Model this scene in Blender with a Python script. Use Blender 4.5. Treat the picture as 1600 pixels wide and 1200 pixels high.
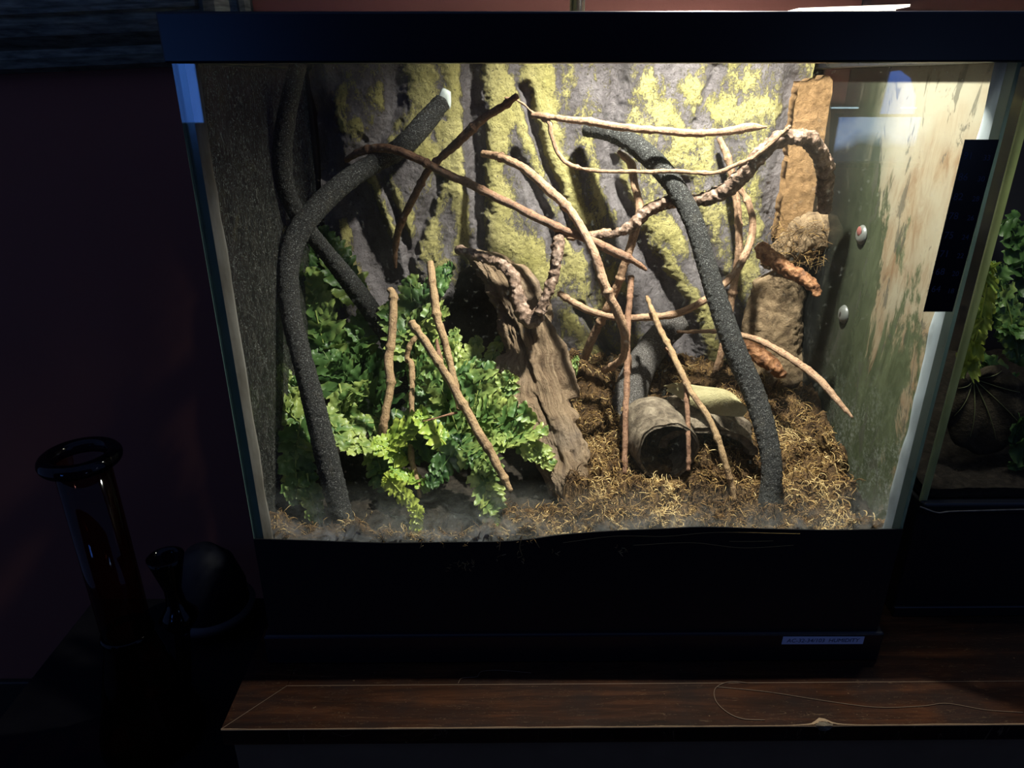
import bpy, math, random
import numpy as np
from mathutils import Vector, Matrix
random.seed(7); rng = np.random.default_rng(11)
for o in list(bpy.data.objects): bpy.data.objects.remove(o)
sc = bpy.context.scene
COL = sc.collection

# ---------------------------------------------------------------- camera
F = 1109.0
CAM = np.array([-.0821, -.695, .6336]); PITCH, YAW, ROLL = .4038, -.0065, -.0014
def cam_axes():
    cp, sp = math.cos(PITCH), math.sin(PITCH)
    fw = np.array([0, cp, -sp]); up = np.array([0, sp, cp]); rt = np.array([1., 0, 0])
    cy, sy = math.cos(YAW), math.sin(YAW); Z = np.array([[cy, -sy, 0], [sy, cy, 0], [0, 0, 1]])
    fw, up, rt = Z @ fw, Z @ up, Z @ rt
    c, s = math.cos(ROLL), math.sin(ROLL)
    return c*rt + s*up, -s*rt + c*up, fw
RT, UP, FW = cam_axes()
cam = bpy.data.objects.new('camera', bpy.data.cameras.new('camera')); COL.objects.link(cam)
cam.matrix_world = Matrix(((RT[0], UP[0], -FW[0], CAM[0]), (RT[1], UP[1], -FW[1], CAM[1]), (RT[2], UP[2], -FW[2], CAM[2]), (0, 0, 0, 1)))
cam.data.sensor_fit = 'HORIZONTAL'; cam.data.sensor_width = 36; cam.data.lens = 36*F/1600
cam.data.clip_start = .01; sc.camera = cam

# ---------------------------------------------------------------- world, light, exposure
w = bpy.data.worlds.new('world'); sc.world = w; w.use_nodes = True
w.node_tree.nodes['Background'].inputs[0].default_value = (.25, .42, 1, 1)
w.node_tree.nodes['Background'].inputs[1].default_value = .17
sc.view_settings.view_transform = 'Standard'; sc.view_settings.look = 'None'
sc.view_settings.exposure = 0; sc.view_settings.gamma = 1; sc.view_settings.use_curve_mapping = False
sc.cycles.transparent_max_bounces = 24
LAMP = (.14, .135, .88)
LAMP_W, SIDE_W = 78.0, 5.0
WINDOW = .65                                   # daylight of the windows behind the camera

# ---------------------------------------------------------------- helpers
def ray(px, py):
    return FW + RT*((px-800)/F) - UP*((py-600)/F)
def P(px, py, Y):
    d = ray(px, py); return CAM + d*((Y-CAM[1])/d[1])
def PZ(px, py, Z):
    d = ray(px, py); return CAM + d*((Z-CAM[2])/d[2])
def PX(px, py, X):
    d = ray(px, py); return CAM + d*((X-CAM[0])/d[0])
def proj(V):
    d = np.asarray(V) - CAM; z = d @ FW
    return 800 + F*(d @ RT)/z, 600 - F*(d @ UP)/z, z
def scale_at(p): return ((np.asarray(p)-CAM) @ FW)/F      # metres per pixel

def _h(ix, iy, iz, seed):
    n = (ix*374761393 + iy*668265263 + iz*2147483647 + seed*1274126177) & 0xffffffff
    n = ((n ^ (n >> 13))*1274126177) & 0xffffffff
    n = (n ^ (n >> 16))*2246822519 & 0xffffffff
    return ((n ^ (n >> 15)) & 0xffff)/32767.5 - 1
def vnoise(p, seed=0):
    p = np.asarray(p, float); f = np.floor(p).astype(np.int64); t = p - f; t = t*t*(3-2*t)
    r = 0
    for dx in (0, 1):
        for dy in (0, 1):
            for dz in (0, 1):
                wgt = (t[..., 0] if dx else 1-t[..., 0])*(t[..., 1] if dy else 1-t[..., 1])*(t[..., 2] if dz else 1-t[..., 2])
                r = r + wgt*_h(f[..., 0]+dx, f[..., 1]+dy, f[..., 2]+dz, seed)
    return r
def fbm(p, scale, octs=4, seed=0, gain=.5):
    p = np.asarray(p, float)*scale; a = 1; r = 0; s = 0
    for k in range(octs):
        r = r + a*vnoise(p*(2**k) + 17.3*k, seed+k); s += a; a *= gain
    return r/s
def sstep(a, b, x):
    t = np.clip((x-a)/(b-a), 0, 1); return t*t*(3-2*t)

def mk(name, V, Fc, mat, parent=None, smooth=True, uv=None, attrs=None, mats=None, midx=None):
    me = bpy.data.meshes.new(name)
    V = np.asarray(V, float)
    me.from_pydata(V.tolist(), [], [tuple(int(i) for i in f) for f in Fc])
    if mats:
        for m in mats: me.materials.append(m)
        if midx is not None: me.polygons.foreach_set('material_index', np.asarray(midx, dtype=np.int32))
    else: me.materials.append(mat)
    if smooth: me.polygons.foreach_set('use_smooth', np.ones(len(me.polygons), bool))
    if uv is not None:
        L = me.uv_layers.new(name='UVMap'); vi = np.zeros(len(me.loops), dtype=np.int32)
        me.loops.foreach_get('vertex_index', vi)
        L.data.foreach_set('uv', np.asarray(uv, float)[vi].ravel())
    for k, a in (attrs or {}).items():
        at = me.attributes.new(k, 'FLOAT', 'POINT'); at.data.foreach_set('value', np.asarray(a, dtype=np.float32))
    me.update()
    o = bpy.data.objects.new(name, me); COL.objects.link(o)
    if parent is not None: o.parent = parent; o.matrix_parent_inverse = Matrix.Translation(-Vector(parent.location))
    return o
def empty(name, loc, label=None, cat=None, group=None):
    o = bpy.data.objects.new(name, None); o.empty_display_size = .02; o.location = tuple(float(v) for v in loc); COL.objects.link(o)
    return tag(o, label, cat, group)
def tag(o, label=None, cat=None, group=None, kind=None):
    if label: o['label'] = label
    if cat: o['category'] = cat
    if group: o['group'] = group
    if kind: o['kind'] = kind
    return o

class MB:
    def __init__(s): s.V = []; s.F = []; s.uv = []; s.n = 0; s.a = []
    def add(s, V, Fc, uv=None, a=0.):
        V = np.asarray(V, float).reshape(-1, 3); s.V.append(V)
        s.F += [tuple(int(i)+s.n for i in f) for f in Fc]
        s.uv.append(np.zeros((len(V), 2)) if uv is None else np.asarray(uv, float).reshape(-1, 2))
        s.a.append(np.full(len(V), a) if np.isscalar(a) else np.asarray(a)); s.n += len(V); return s
    def box(s, x0, x1, y0, y1, z0, z1):
        V = [(x, y, z) for x in (x0, x1) for y in (y0, y1) for z in (z0, z1)]
        return s.add(V, [(0, 1, 3, 2), (4, 6, 7, 5), (0, 4, 5, 1), (2, 3, 7, 6), (0, 2, 6, 4), (1, 5, 7, 3)])
    def build(s, name, mat, parent=None, smooth=False, bevel=0, attr='tone', **k):
        o = mk(name, np.concatenate(s.V), s.F, mat, parent, smooth, uv=np.concatenate(s.uv), attrs={attr: np.concatenate(s.a)}, **k)
        if bevel:
            m = o.modifiers.new('bevel', 'BEVEL'); m.width = bevel; m.segments = 3; m.limit_method = 'ANGLE'
        return o
def gridfaces(nu, nv, wrapv=False):
    f = []
    for i in range(nu-1):
        for j in range(nv if wrapv else nv-1):
            a = i*nv+j; b = i*nv+(j+1) % nv; f.append((a, b, b+nv, a+nv))
    return f
def catmull(pts, n):
    pts = np.asarray(pts, float)
    if len(pts) < 3:
        t = np.linspace(0, 1, n)[:, None]; return pts[0]*(1-t)+pts[-1]*t
    Pp = np.vstack([2*pts[0]-pts[1], pts, 2*pts[-1]-pts[-2]])
    seg = np.linalg.norm(np.diff(pts[:, :3], axis=0), axis=1); cum = np.r_[0, np.cumsum(seg)]
    out = []
    for s in np.linspace(0, cum[-1], n):
        i = min(np.searchsorted(cum, s, 'right')-1, len(seg)-1); i = max(i, 0); t = (s-cum[i])/max(seg[i], 1e-9)
        p0, p1, p2, p3 = Pp[i:i+4]
        out.append(.5*((2*p1)+(-p0+p2)*t+(2*p0-5*p1+4*p2-p3)*t*t+(-p0+3*p1-3*p2+p3)*t**3))
    return np.array(out)
def frames(C):
    T = np.gradient(C, axis=0); T /= np.linalg.norm(T, axis=1)[:, None]+1e-12
    n = np.cross(T[0], [0, 0, 1.]);
    if np.linalg.norm(n) < .1: n = np.cross(T[0], [1., 0, 0])
    N = []
    for t in T:
        n = n - t*(n@t); n /= np.linalg.norm(n); N.append(n.copy())
    N = np.array(N); return T, N, np.cross(T, N)
def tube_mesh(pts, rad, ns=10, step=.003, rough=0., rscale=60, lump=0., lscale=25, knots=0, seed=0, ends=True, wob=0., flute=0.):
    """pts Nx3 control, rad per control; returns verts, faces, uv"""
    A = np.c_[np.asarray(pts, float), np.asarray(rad, float)]
    L = np.linalg.norm(np.diff(A[:, :3], axis=0), axis=1).sum(); n = max(8, int(L/step))
    S = catmull(A, n); C, r = S[:, :3], np.maximum(S[:, 3], .0003)
    if wob: 
        q = np.c_[np.linspace(0, L, n), np.zeros(n), np.zeros(n)]
        C = C + wob*np.c_[fbm(q, 30, 3, seed), fbm(q, 30, 3, seed+9), fbm(q, 30, 3, seed+5)]
    T, N, B = frames(C)
    s = np.linspace(0, L, n)
    if knots:
        rs = np.random.default_rng(seed); ks = np.linspace(.06, .94, knots)*L + rs.normal(0, .01, knots)
        for k in ks: r = r*(1+rs.uniform(.12, .3)*np.exp(-((s-k)/.0026)**2)-.10*np.exp(-((s-k-.008)/.004)**2))
    th = np.linspace(0, 2*math.pi, ns, endpoint=False)
    dirs = N[:, None]*np.cos(th)[None, :, None] + B[:, None]*np.sin(th)[None, :, None]
    V = C[:, None] + dirs*r[:, None, None]
    d = 0
    if rough: d = d + rough*fbm(V, rscale*4, 3, seed)
    if lump: d = d + lump*np.abs(fbm(V, lscale*4, 3, seed+3))*2 - lump*.5
    if flute: d = d + flute*np.abs(np.sin(th*2.5+seed))[None, :]*np.ones((n, 1)) 
    if rough or lump or flute: V = V + dirs*np.broadcast_to(d, (n, ns))[..., None]
    uv = np.stack(np.broadcast_arrays(th[None, :]/(2*math.pi), s[:, None]), -1).reshape(-1, 2)
    Fc = gridfaces(n, ns, True); V = V.reshape(-1, 3)
    if ends:
        V = np.vstack([V, C[0]-T[0]*r[0]*.5, C[-1]+T[-1]*r[-1]*.5]); uv = np.vstack([uv, [0, 0], [0, L]]); a = n*ns
        Fc += [(a, (j+1) % ns, j) for j in range(ns)] + [(a+1, (n-1)*ns+j, (n-1)*ns+(j+1) % ns) for j in range(ns)]
    return V, Fc, uv
def pxpath(lst):
    """(px, py, Y, r_px) -> world points and radii"""
    pts = [P(a, b, Y) for a, b, Y, r in lst]; return pts, [r*scale_at(p) for p, (a, b, Y, r) in zip(pts, lst)]

# ---------------------------------------------------------------- materials
class NT:
    def __init__(s, name):
        s.m = bpy.data.materials.new(name); s.m.use_nodes = True; s.t = s.m.node_tree; s.t.nodes.clear()
        s.out = s.t.nodes.new('ShaderNodeOutputMaterial')
    def n(s, typ, ins=None, **k):
        nd = s.t.nodes.new('ShaderNode'+typ)
        for a, v in k.items(): setattr(nd, a, v)
        for a, v in (ins or {}).items(): s.set(nd, a, v)
        return nd
    def set(s, nd, a, v):
        i = nd.inputs[a]
        if isinstance(v, bpy.types.NodeSocket): s.t.links.new(v, i)
        elif isinstance(v, bpy.types.Node): s.t.links.new(v.outputs[0], i)
        else:
            if isinstance(v, tuple) and len(v) == 3 and len(getattr(i, 'default_value', ())) == 4: v = v+(1,)
            i.default_value = v
    def coord(s, scale=(1, 1, 1), uv=False):
        tc = s.n('TexCoord'); return s.n('Mapping', {'Vector': tc.outputs['UV' if uv else 'Object'], 'Scale': scale}).outputs[0]
    def noise(s, vec, scale, detail=5, rough=.6, dist=0.):
        return s.n('TexNoise', {'Vector': vec, 'Scale': scale, 'Detail': detail, 'Roughness': rough, 'Distortion': dist}).outputs['Fac']
    def ramp(s, fac, stops, interp='LINEAR'):
        r = s.n('ValToRGB', {'Fac': fac}); e = r.color_ramp; e.interpolation = interp
        while len(e.elements) < len(stops): e.elements.new(.5)
        for el, (p, c) in zip(e.elements, stops):
            el.position = p; el.color = (c, c, c, 1) if not isinstance(c, tuple) else c+(1,)
        return r.outputs[0]
    def math(s, op, a, b=0., clamp=False):
        nd = s.n('Math', operation=op, use_clamp=clamp); s.set(nd, 0, a); s.set(nd, 1, b); return nd.outputs[0]
    def mix(s, f, a, b, typ='MIX'):
        nd = s.n('Mix', data_type='RGBA', blend_type=typ); s.set(nd, 0, f); s.set(nd, 6, a); s.set(nd, 7, b); return nd.outputs[2]
    def bump(s, h, strength=.5, dist=.002):
        return s.n('Bump', {'Height': h, 'Strength': strength, 'Distance': dist}).outputs[0]
    def pbr(s, col, rough=.7, bump=None, spec=.4, **k):
        ins = {'Base Color': col, 'Roughness': rough, 'Specular IOR Level': spec}
        if bump is not None: ins['Normal'] = bump
        ins.update(k); b = s.n('BsdfPrincipled', ins); return b.outputs[0]
    def done(s, sh): s.t.links.new(sh, s.out.inputs[0]); return s.m
    def fres(s):
        bf = s.n('NewGeometry').outputs['Backfacing']; return s.n('Fresnel', {'IOR': s.math('ADD', 1.5, s.math('MULTIPLY', bf, 1/1.5-1.5))})
    def attr(s, name): return s.n('Attribute', attribute_name=name).outputs['Fac']

def simple(name, col, rough=.5, spec=.5, metal=0., nscale=0, namt=.3, bscale=0, bstr=.2):
    t = NT(name); c = col; v = t.coord()
    if nscale: c = t.mix(t.noise(v, nscale), tuple(x*(1-namt) for x in col)+(1,), tuple(min(1, x*(1+namt)) for x in col)+(1,))
    b = t.bump(t.noise(v, bscale), bstr, .001) if bscale else None
    return t.done(t.pbr(c, rough, b, spec, Metallic=metal))

M = {}
M['black_plastic'] = simple('black plastic', (.008, .009, .013), .32, .5, bscale=300, bstr=.05)
M['black_paper'] = simple('black paper', (.006, .006, .008), .5, .4, nscale=30, bscale=120)
M['dark_metal'] = simple('dark polished metal', (.12, .12, .13), .18, .5, metal=1.)
M['white_enamel'] = simple('white enamel', (.7, .7, .65), .4)
M['silicone'] = simple('bluish silicone', (.36, .41, .45), .45, .5, nscale=60, namt=.35)
M['old_silicone'] = simple('yellowed silicone', (.38, .42, .22), .5, .5, nscale=90, namt=.35)
M['beige_silicone'] = simple('beige stained silicone', (.30, .27, .22), .6, .4, nscale=55, namt=.45)
M['glass_edge'] = simple('green glass edge', (.10, .17, .155), .15, .7, nscale=25, namt=.25)
M['glass_edge_pale'] = simple('pale green glass edge', (.30, .36, .30), .2, .6, nscale=20, namt=.2)
M['floor'] = simple('dark floor boards', (.02, .016, .014), .5, nscale=6)
M['dark_cloth'] = simple('dark table surface', (.008, .007, .009), .9, .1, nscale=20)
M['pot'] = simple('dark glazed pot', (.008, .009, .016), .6, .15, nscale=20)
M['pot_rim'] = simple('grey stone rim', (.06, .06, .07), .7, nscale=60)
M['leaf_dead'] = None

def wall_mat():
    t = NT('red brown painted wall'); v = t.coord()
    c = t.mix(t.noise(v, 3, 3), (.20, .075, .058, 1), (.24, .09, .07, 1))
    return t.done(t.pbr(c, .75, t.bump(t.noise(v, 180, 3), .25, .001), .3))
M['wall'] = wall_mat()

def glass_mat():
    t = NT('clear glass'); fr = t.fres()
    tr = t.n('BsdfTransparent', {'Color': (.97, .985, .975)}); gl = t.n('BsdfGlossy', {'Color': (1, 1, 1), 'Roughness': .0})
    mx = t.n('MixShader', {0: fr.outputs[0], 1: tr.outputs[0], 2: gl.outputs[0]}); return t.done(mx.outputs[0])
M['glass'] = glass_mat()

def amber_glass(name, tint):
    t = NT(name); fr = t.fres()
    tr = t.n('BsdfTransparent', {'Color': tint}); gl = t.n('BsdfGlossy', {'Color': (.5, .5, .52), 'Roughness': .05})
    mx = t.n('MixShader', {0: fr.outputs[0], 1: tr.outputs[0], 2: gl.outputs[0]}); return t.done(mx.outputs[0])
M['amber'] = amber_glass('smoked amber glass', (.75, .48, .36)); M['smoke'] = amber_glass('dark smoked glass', (.25, .25, .32))

def film(name, build, tlf=.5):
    """dirt on glass: transparent where clean, scattering where dirty"""
    t = NT(name); col, fac = build(t)
    tr = t.n('BsdfTransparent'); df = t.n('BsdfDiffuse', {'Color': col}); tl = t.n('BsdfTranslucent', {'Color': col})
    m1 = t.n('MixShader', {0: tlf, 1: df.outputs[0], 2: tl.outputs[0]})
    m2 = t.n('MixShader', {0: fac, 1: tr.outputs[0], 2: m1.outputs[0]}); return t.done(m2.outputs[0])
def front_dirt_glare(t):
    v = t.coord(); sx = t.n('SeparateXYZ', {0: v}); X, Z = sx.outputs[0], sx.outputs[2]
    big = t.noise(v, 9, 4); fine = t.noise(v, 260, 4, .75); mid = t.noise(v, 45, 5, .7, .6)
    low = t.n('MapRange', {0: Z, 1: .215, 2: .145, 3: 0, 4: 1}, clamp=True).outputs[0]
    low = t.math('MULTIPLY', t.math('POWER', low, 1.3), t.ramp(mid, [(.35, .15), (.62, 1.)]))
    low = t.math('MULTIPLY', low, t.ramp(big, [(.3, .35), (.6, 1.)]))
    top = t.n('MapRange', {0: Z, 1: .60, 2: .65, 3: 0, 4: 1}, clamp=True).outputs[0]
    top = t.math('MULTIPLY', t.math('POWER', top, 2.2), t.ramp(fine, [(.35, .35), (.7, 1.)]))  # top band also thickened to paint the bright highlight line under the rim
    specks = t.ramp(t.noise(v, 190, 2, .5), [(.66, 0.), (.72, .5)])
    base = t.math('MULTIPLY', t.ramp(big, [(.4, .2), (.7, 1.)]), .022)
    f = t.math('ADD', t.math('MULTIPLY', low, .75), t.math('MULTIPLY', top, .30)); f = t.math('ADD', f, base)
    f = t.math('ADD', f, t.math('MULTIPLY', specks, t.math('ADD', .12, t.math('ADD', low, top))), True)
    return t.mix(low, (.75, .78, .72, 1), (.80, .84, .90, 1)), f
M['front_dirt_glare'] = film('dusty water marks and top glare on glass', front_dirt_glare)
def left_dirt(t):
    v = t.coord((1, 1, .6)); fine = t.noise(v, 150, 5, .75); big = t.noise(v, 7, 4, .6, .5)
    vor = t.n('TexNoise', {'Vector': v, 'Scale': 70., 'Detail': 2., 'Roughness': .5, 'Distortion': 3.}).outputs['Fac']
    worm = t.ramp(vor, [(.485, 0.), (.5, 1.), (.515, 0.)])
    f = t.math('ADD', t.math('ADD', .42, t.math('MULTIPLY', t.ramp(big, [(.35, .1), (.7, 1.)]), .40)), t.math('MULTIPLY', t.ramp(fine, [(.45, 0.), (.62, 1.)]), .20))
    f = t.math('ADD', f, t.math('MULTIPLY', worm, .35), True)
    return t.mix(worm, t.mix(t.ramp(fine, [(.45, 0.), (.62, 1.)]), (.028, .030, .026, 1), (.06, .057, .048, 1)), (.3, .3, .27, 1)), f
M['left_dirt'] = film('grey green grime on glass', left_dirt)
def right_dirt(t):
    v0 = t.coord(); s = t.n('SeparateXYZ', {0: v0}); Y, Z = s.outputs[1], s.outputs[2]
    v = t.n('Mapping', {'Vector': v0, 'Scale': (1, 1.6, .55), 'Rotation': (.18, 0, 0)}).outputs[0]
    n1 = t.noise(v, 14, 8, .68, .5); n2 = t.noise(v, 40, 6, .7, 1.); n3 = t.noise(v0, 220, 3, .7)
    front = t.n('MapRange', {0: Y, 1: .30, 2: .03, 3: -.20, 4: .15}, clamp=False).outputs[0]
    high = t.n('MapRange', {0: Z, 1: .30, 2: .62, 3: -.20, 4: .12}, clamp=False).outputs[0]
    m = t.math('ADD', t.math('ADD', n1, front), high)
    tan = t.ramp(m, [(.44, 0.), (.49, 1.)]); bk = t.n('MapRange', {0: Y, 1: .17, 2: .24, 3: 1, 4: 0}, clamp=True).outputs[0]; tan = t.math('MULTIPLY', tan, bk)
    tancol = t.mix(t.ramp(n2, [(.35, 0.), (.6, 1.)]), (.13, .085, .05, 1), (.19, .155, .105, 1))
    tancol = t.mix(t.ramp(t.math('ADD', t.noise(v0, 6, 3), high), [(.45, 0.), (.62, 1.)]), tancol, (.20, .185, .14, 1))
    green = t.mix(t.ramp(n2, [(.3, 0.), (.7, 1.)]), (.03, .038, .02, 1), (.075, .088, .05, 1))
    back = t.n('MapRange', {0: Y, 1: .13, 2: .30, 3: 0, 4: 1}, clamp=True).outputs[0]
    green = t.mix(back, green, (.014, .015, .014, 1))
    col = t.mix(tan, green, tancol)
    low = t.n('MapRange', {0: Z, 1: .32, 2: .17, 3: 0, 4: 1}, clamp=True).outputs[0]
    sp = t.math('MULTIPLY', t.math('MULTIPLY', low, t.ramp(t.noise(v0, 24, 4), [(.4, 0.), (.62, 1.)])), t.ramp(n3, [(.46, 0.), (.64, .8)]))
    col = t.mix(sp, col, (.20, .21, .20, 1))
    col = t.mix(t.ramp(t.noise(v, 26, 6, .7, .8), [(.58, 0.), (.62, .7)]), col, (.05, .05, .04, 1))
    f = t.math('SUBTRACT', .97, t.math('MULTIPLY', back, .25))
    return col, f
M['right_dirt'] = film('green algae and flaking tan residue on glass', right_dirt, .12)

def vine_mat(name, c0, c1, c2, bs=.9):
    t = NT(name); v = t.coord(); n = t.noise(v, 620, 3, .75); n2 = t.noise(v, 60, 3)
    c = t.ramp(n, [(.44, c0), (.58, c1), (.68, c2)]); c = t.mix(t.ramp(n2, [(.55, 0.), (.8, .35)]), c, (.09, .075, .05, 1))
    return t.done(t.pbr(c, .75, t.bump(n, bs, .003), .35))
M['vine'] = vine_mat('black sand coating', (.007, .007, .007), (.028, .028, .028), (.27, .27, .26))
M['vine_grey'] = vine_mat('grey sand coating', (.05, .045, .042), (.14, .125, .12), (.40, .38, .36))
def twig_mat(name, a, b, dark):
    t = NT(name); v = t.coord((5, 26, 1), uv=True); v2 = t.coord()
    n = t.noise(v, 3.2, 6, .7); k = t.noise(v2, 45, 4, .6); f = t.noise(v2, 350, 3, .6)
    c = t.mix(t.ramp(n, [(.3, 0.), (.7, 1.)]), a, b); c = t.mix(t.ramp(k, [(.5, 0.), (.72, .8)]), c, dark)
    c = t.mix(t.ramp(f, [(.56, 0.), (.66, .75)]), c, dark)
    return t.done(t.pbr(c, .55, t.bump(t.math('ADD', n, f), .8, .002), .3))
M['twig'] = twig_mat('pale dry vine bark', (.24, .125, .07, 1), (.50, .33, .21, 1), (.12, .06, .035, 1))
M['twig_red'] = twig_mat('reddish dry vine bark', (.16, .075, .04, 1), (.32, .18, .11, 1), (.07, .03, .02, 1))
M['twig_tan'] = twig_mat('tan dry stick bark', (.27, .17, .08, 1), (.40, .27, .15, 1), (.14, .07, .04, 1))
def knob_mat(name, a, b, d):
    t = NT(name); v = t.coord(); n = t.noise(v, 90, 6, .7, .4); s = t.n('TexVoronoi', {'Vector': v, 'Scale': 130.}).outputs['Distance']
    c = t.ramp(n, [(.32, d), (.5, a), (.68, b)])
    return t.done(t.pbr(c, .68, t.bump(t.math('ADD', n, s), .8, .003), .3))
M['knob'] = knob_mat('knobbly brown branch', (.16, .10, .07), (.42, .31, .25), (.04, .025, .018))
M['knob_red'] = knob_mat('knobbly rust brown branch', (.20, .085, .035), (.42, .22, .11), (.04, .018, .01))

def wood_mat():
    t = NT('weathered driftwood'); v = t.coord((38, 3.0, 1), uv=True); v2 = t.coord()
    n = t.noise(v, 4.5, 8, .72, .35); n2 = t.noise(v2, 14, 4); n3 = t.noise(v2, 240, 3, .7)
    c = t.ramp(n, [(.28, (.05, .03, .02)), (.42, (.16, .105, .065)), (.60, (.29, .205, .13)), (.75, (.40, .295, .195))])
    c = t.mix(t.ramp(n2, [(.45, 0.), (.7, .45)]), c, (.24, .20, .17, 1)); c = t.mix(t.ramp(n3, [(.6, 0.), (.75, .5)]), c, (.08, .05, .03, 1))
    return t.done(t.pbr(c, .8, t.bump(t.math('ADD', n, t.math('MULTIPLY', n3, .3)), 1., .008), .2))
M['wood'] = wood_mat()
def bark_mat(name, a, b, d, sc_=50):
    t = NT(name); v = t.coord(); n = t.noise(v, sc_, 7, .72, .5); f = t.noise(v, sc_*7, 3, .7)
    c = t.ramp(n, [(.3, d), (.5, a), (.7, b)]); c = t.mix(t.ramp(f, [(.55, 0.), (.75, .5)]), c, d+(1,))
    return t.done(t.pbr(c, .85, t.bump(t.math('ADD', n, t.math('MULTIPLY', f, .4)), .9, .004), .2))
M['cork'] = bark_mat('rough root clay column', (.21, .145, .085), (.36, .26, .16), (.05, .032, .02), 75)
M['foam'] = bark_mat('brown cork sheet', (.27, .16, .075), (.36, .22, .11), (.14, .08, .04), 120)
M['hide'] = bark_mat('grey brown bark', (.14, .11, .08), (.28, .23, .17), (.03, .022, .016), 60)
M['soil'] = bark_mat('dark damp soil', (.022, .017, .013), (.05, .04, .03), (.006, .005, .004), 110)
M['mossbase'] = bark_mat('brown matted moss', (.075, .042, .018), (.19, .115, .045), (.012, .008, .005), 80)
def strand_mat(name, stops):
    t = NT(name); c = t.ramp(t.attr('tone'), stops)
    df = t.pbr(c, .7, None, .25); tl = t.n('BsdfTranslucent', {'Color': c})
    return t.done(t.n('MixShader', {0: .2, 1: df, 2: tl.outputs[0]}).outputs[0])
M['moss'] = strand_mat('dried sphagnum fibres', [(0., (.05, .026, .012)), (.35, (.19, .105, .038)), (.7, (.42, .27, .10)), (1., (.62, .46, .22))])
def fern_mat(name, a, b, c3):
    t = NT(name); v = t.coord(); n = t.noise(v, 40, 4); tn = t.math('ADD', t.attr('tone'), t.math('MULTIPLY', t.math('SUBTRACT', n, .5), .55))
    c = t.ramp(tn, [(.1, a), (.55, b), (1., c3)])
    p = t.pbr(c, .42, t.bump(t.noise(v, 160, 3), .4, .001), .45); tl = t.n('BsdfTranslucent', {'Color': c})
    return t.done(t.n('MixShader', {0: .3, 1: p, 2: tl.outputs[0]}).outputs[0])
M['fern'] = fern_mat('green fern frond', (.011, .045, .012), (.095, .19, .05), (.40, .47, .13))
M['fern_bright'] = fern_mat('lime fern frond', (.08, .19, .03), (.20, .34, .06), (.46, .54, .09))
def panel_mat():
    t = NT('moulded rock with yellow lichen'); v = t.coord(); v2 = t.coord((1, 1, .55))
    n = t.noise(v2, 62, 8, .78, .4); cr = t.noise(v, 300, 4, .8)
    y = t.math('ADD', t.attr('yel'), t.math('ADD', t.math('MULTIPLY', t.math('SUBTRACT', n, .5), 2.0), t.math('MULTIPLY', t.math('SUBTRACT', cr, .5), 1.1))); yf = t.ramp(y, [(.42, 0.), (.62, 1.)])
    g = t.ramp(t.noise(v2, 30, 6, .7), [(.3, (.07, .06, .064)), (.5, (.15, .132, .14)), (.7, (.25, .225, .235))])
    yl = t.mix(t.ramp(t.noise(v, 25, 4), [(.3, 0.), (.7, 1.)]), (.38, .34, .115, 1), (.52, .46, .20, 1))
    c = t.mix(yf, g, yl); c = t.mix(t.ramp(cr, [(.57, 0.), (.64, .85)]), c, (.045, .04, .03, 1))
    h = t.math('ADD', t.math('MULTIPLY', yf, .5), t.math('ADD', n, t.math('MULTIPLY', cr, -.6)))
    return t.done(t.pbr(c, .6, t.bump(h, 1., .006), .35))
M['panel'] = panel_mat()
def table_mat():
    t = NT('scratched dark stained wood'); v = t.coord((1.2, 14, 10)); v2 = t.coord()
    n = t.noise(v, 3, 7, .65, .6); bl = t.noise(v2, 9, 5, .6)
    c = t.ramp(n, [(.3, (.008, .004, .0025)), (.5, (.032, .011, .005)), (.68, (.09, .032, .012))])
    c = t.mix(t.ramp(bl, [(.42, 0.), (.62, .7)]), c, (.016, .011, .010, 1))
    sc1 = t.ramp(t.n('TexNoise', {'Vector': t.coord((3, 30, 1)), 'Scale': 5., 'Detail': 3., 'Distortion': 1.5}).outputs['Fac'], [(.497, 0.), (.5, .35), (.503, 0.)])
    sc2 = t.ramp(t.noise(v2, 130, 2), [(.74, 0.), (.78, .6)])
    c = t.mix(t.math('MAXIMUM', sc1, sc2), c, (.30, .19, .10, 1))
    return t.done(t.pbr(c, .55, t.bump(n, .25, .001), .08))
M['table'] = table_mat()
M['table_worn'] = simple('worn bare wood edge', (.30, .19, .10), .6, nscale=40, namt=.5)
M['apron'] = simple('dark grey board', (.16, .11, .07), .7, .1, nscale=15)
M['sticker'] = simple('white paper sticker', (.52, .62, .85), .6)
M['ink'] = simple('blue black ink', (.04, .07, .16), .6)
M['strip'] = simple('black liquid crystal strip', (.006, .007, .010), .18, .5)
M['digit'] = simple('faint blue grey digits', (.05, .065, .12), .5)
M['cup'] = simple('cloudy rubber', (.08, .085, .08), .4, .5); M['cup_red'] = simple('reddish cloudy rubber', (.15, .05, .045), .5)
M['glue'] = simple('whitish glue', (.62, .68, .66), .3)
M['leafdry'] = bark_mat('dried olive leaf', (.27, .24, .13), (.36, .32, .18), (.18, .15, .07), 14)
M['fibre'] = simple('pale fibre', (.34, .24, .13), .6)
M['scratch'] = simple('scratch in varnish', (.16, .10, .06), .6)
def frame_mat():
    t = NT('aged dark gilt moulding'); v = t.coord((2, 2, 12)); n = t.noise(v, 12, 5)
    return t.done(t.pbr(t.ramp(n, [(.35, (.05, .055, .045)), (.7, (.22, .23, .18))]), .45, t.bump(n, .4, .002), .4, Metallic=.4))
M['gilt'] = frame_mat(); M['canvas'] = simple('dark blue canvas', (.04, .06, .10), .8, nscale=9, namt=.6)
def emis(name, build):
    t = NT(name); col, st = build(t); return t.done(t.n('Emission', {'Color': col, 'Strength': st}).outputs[0])
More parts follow.
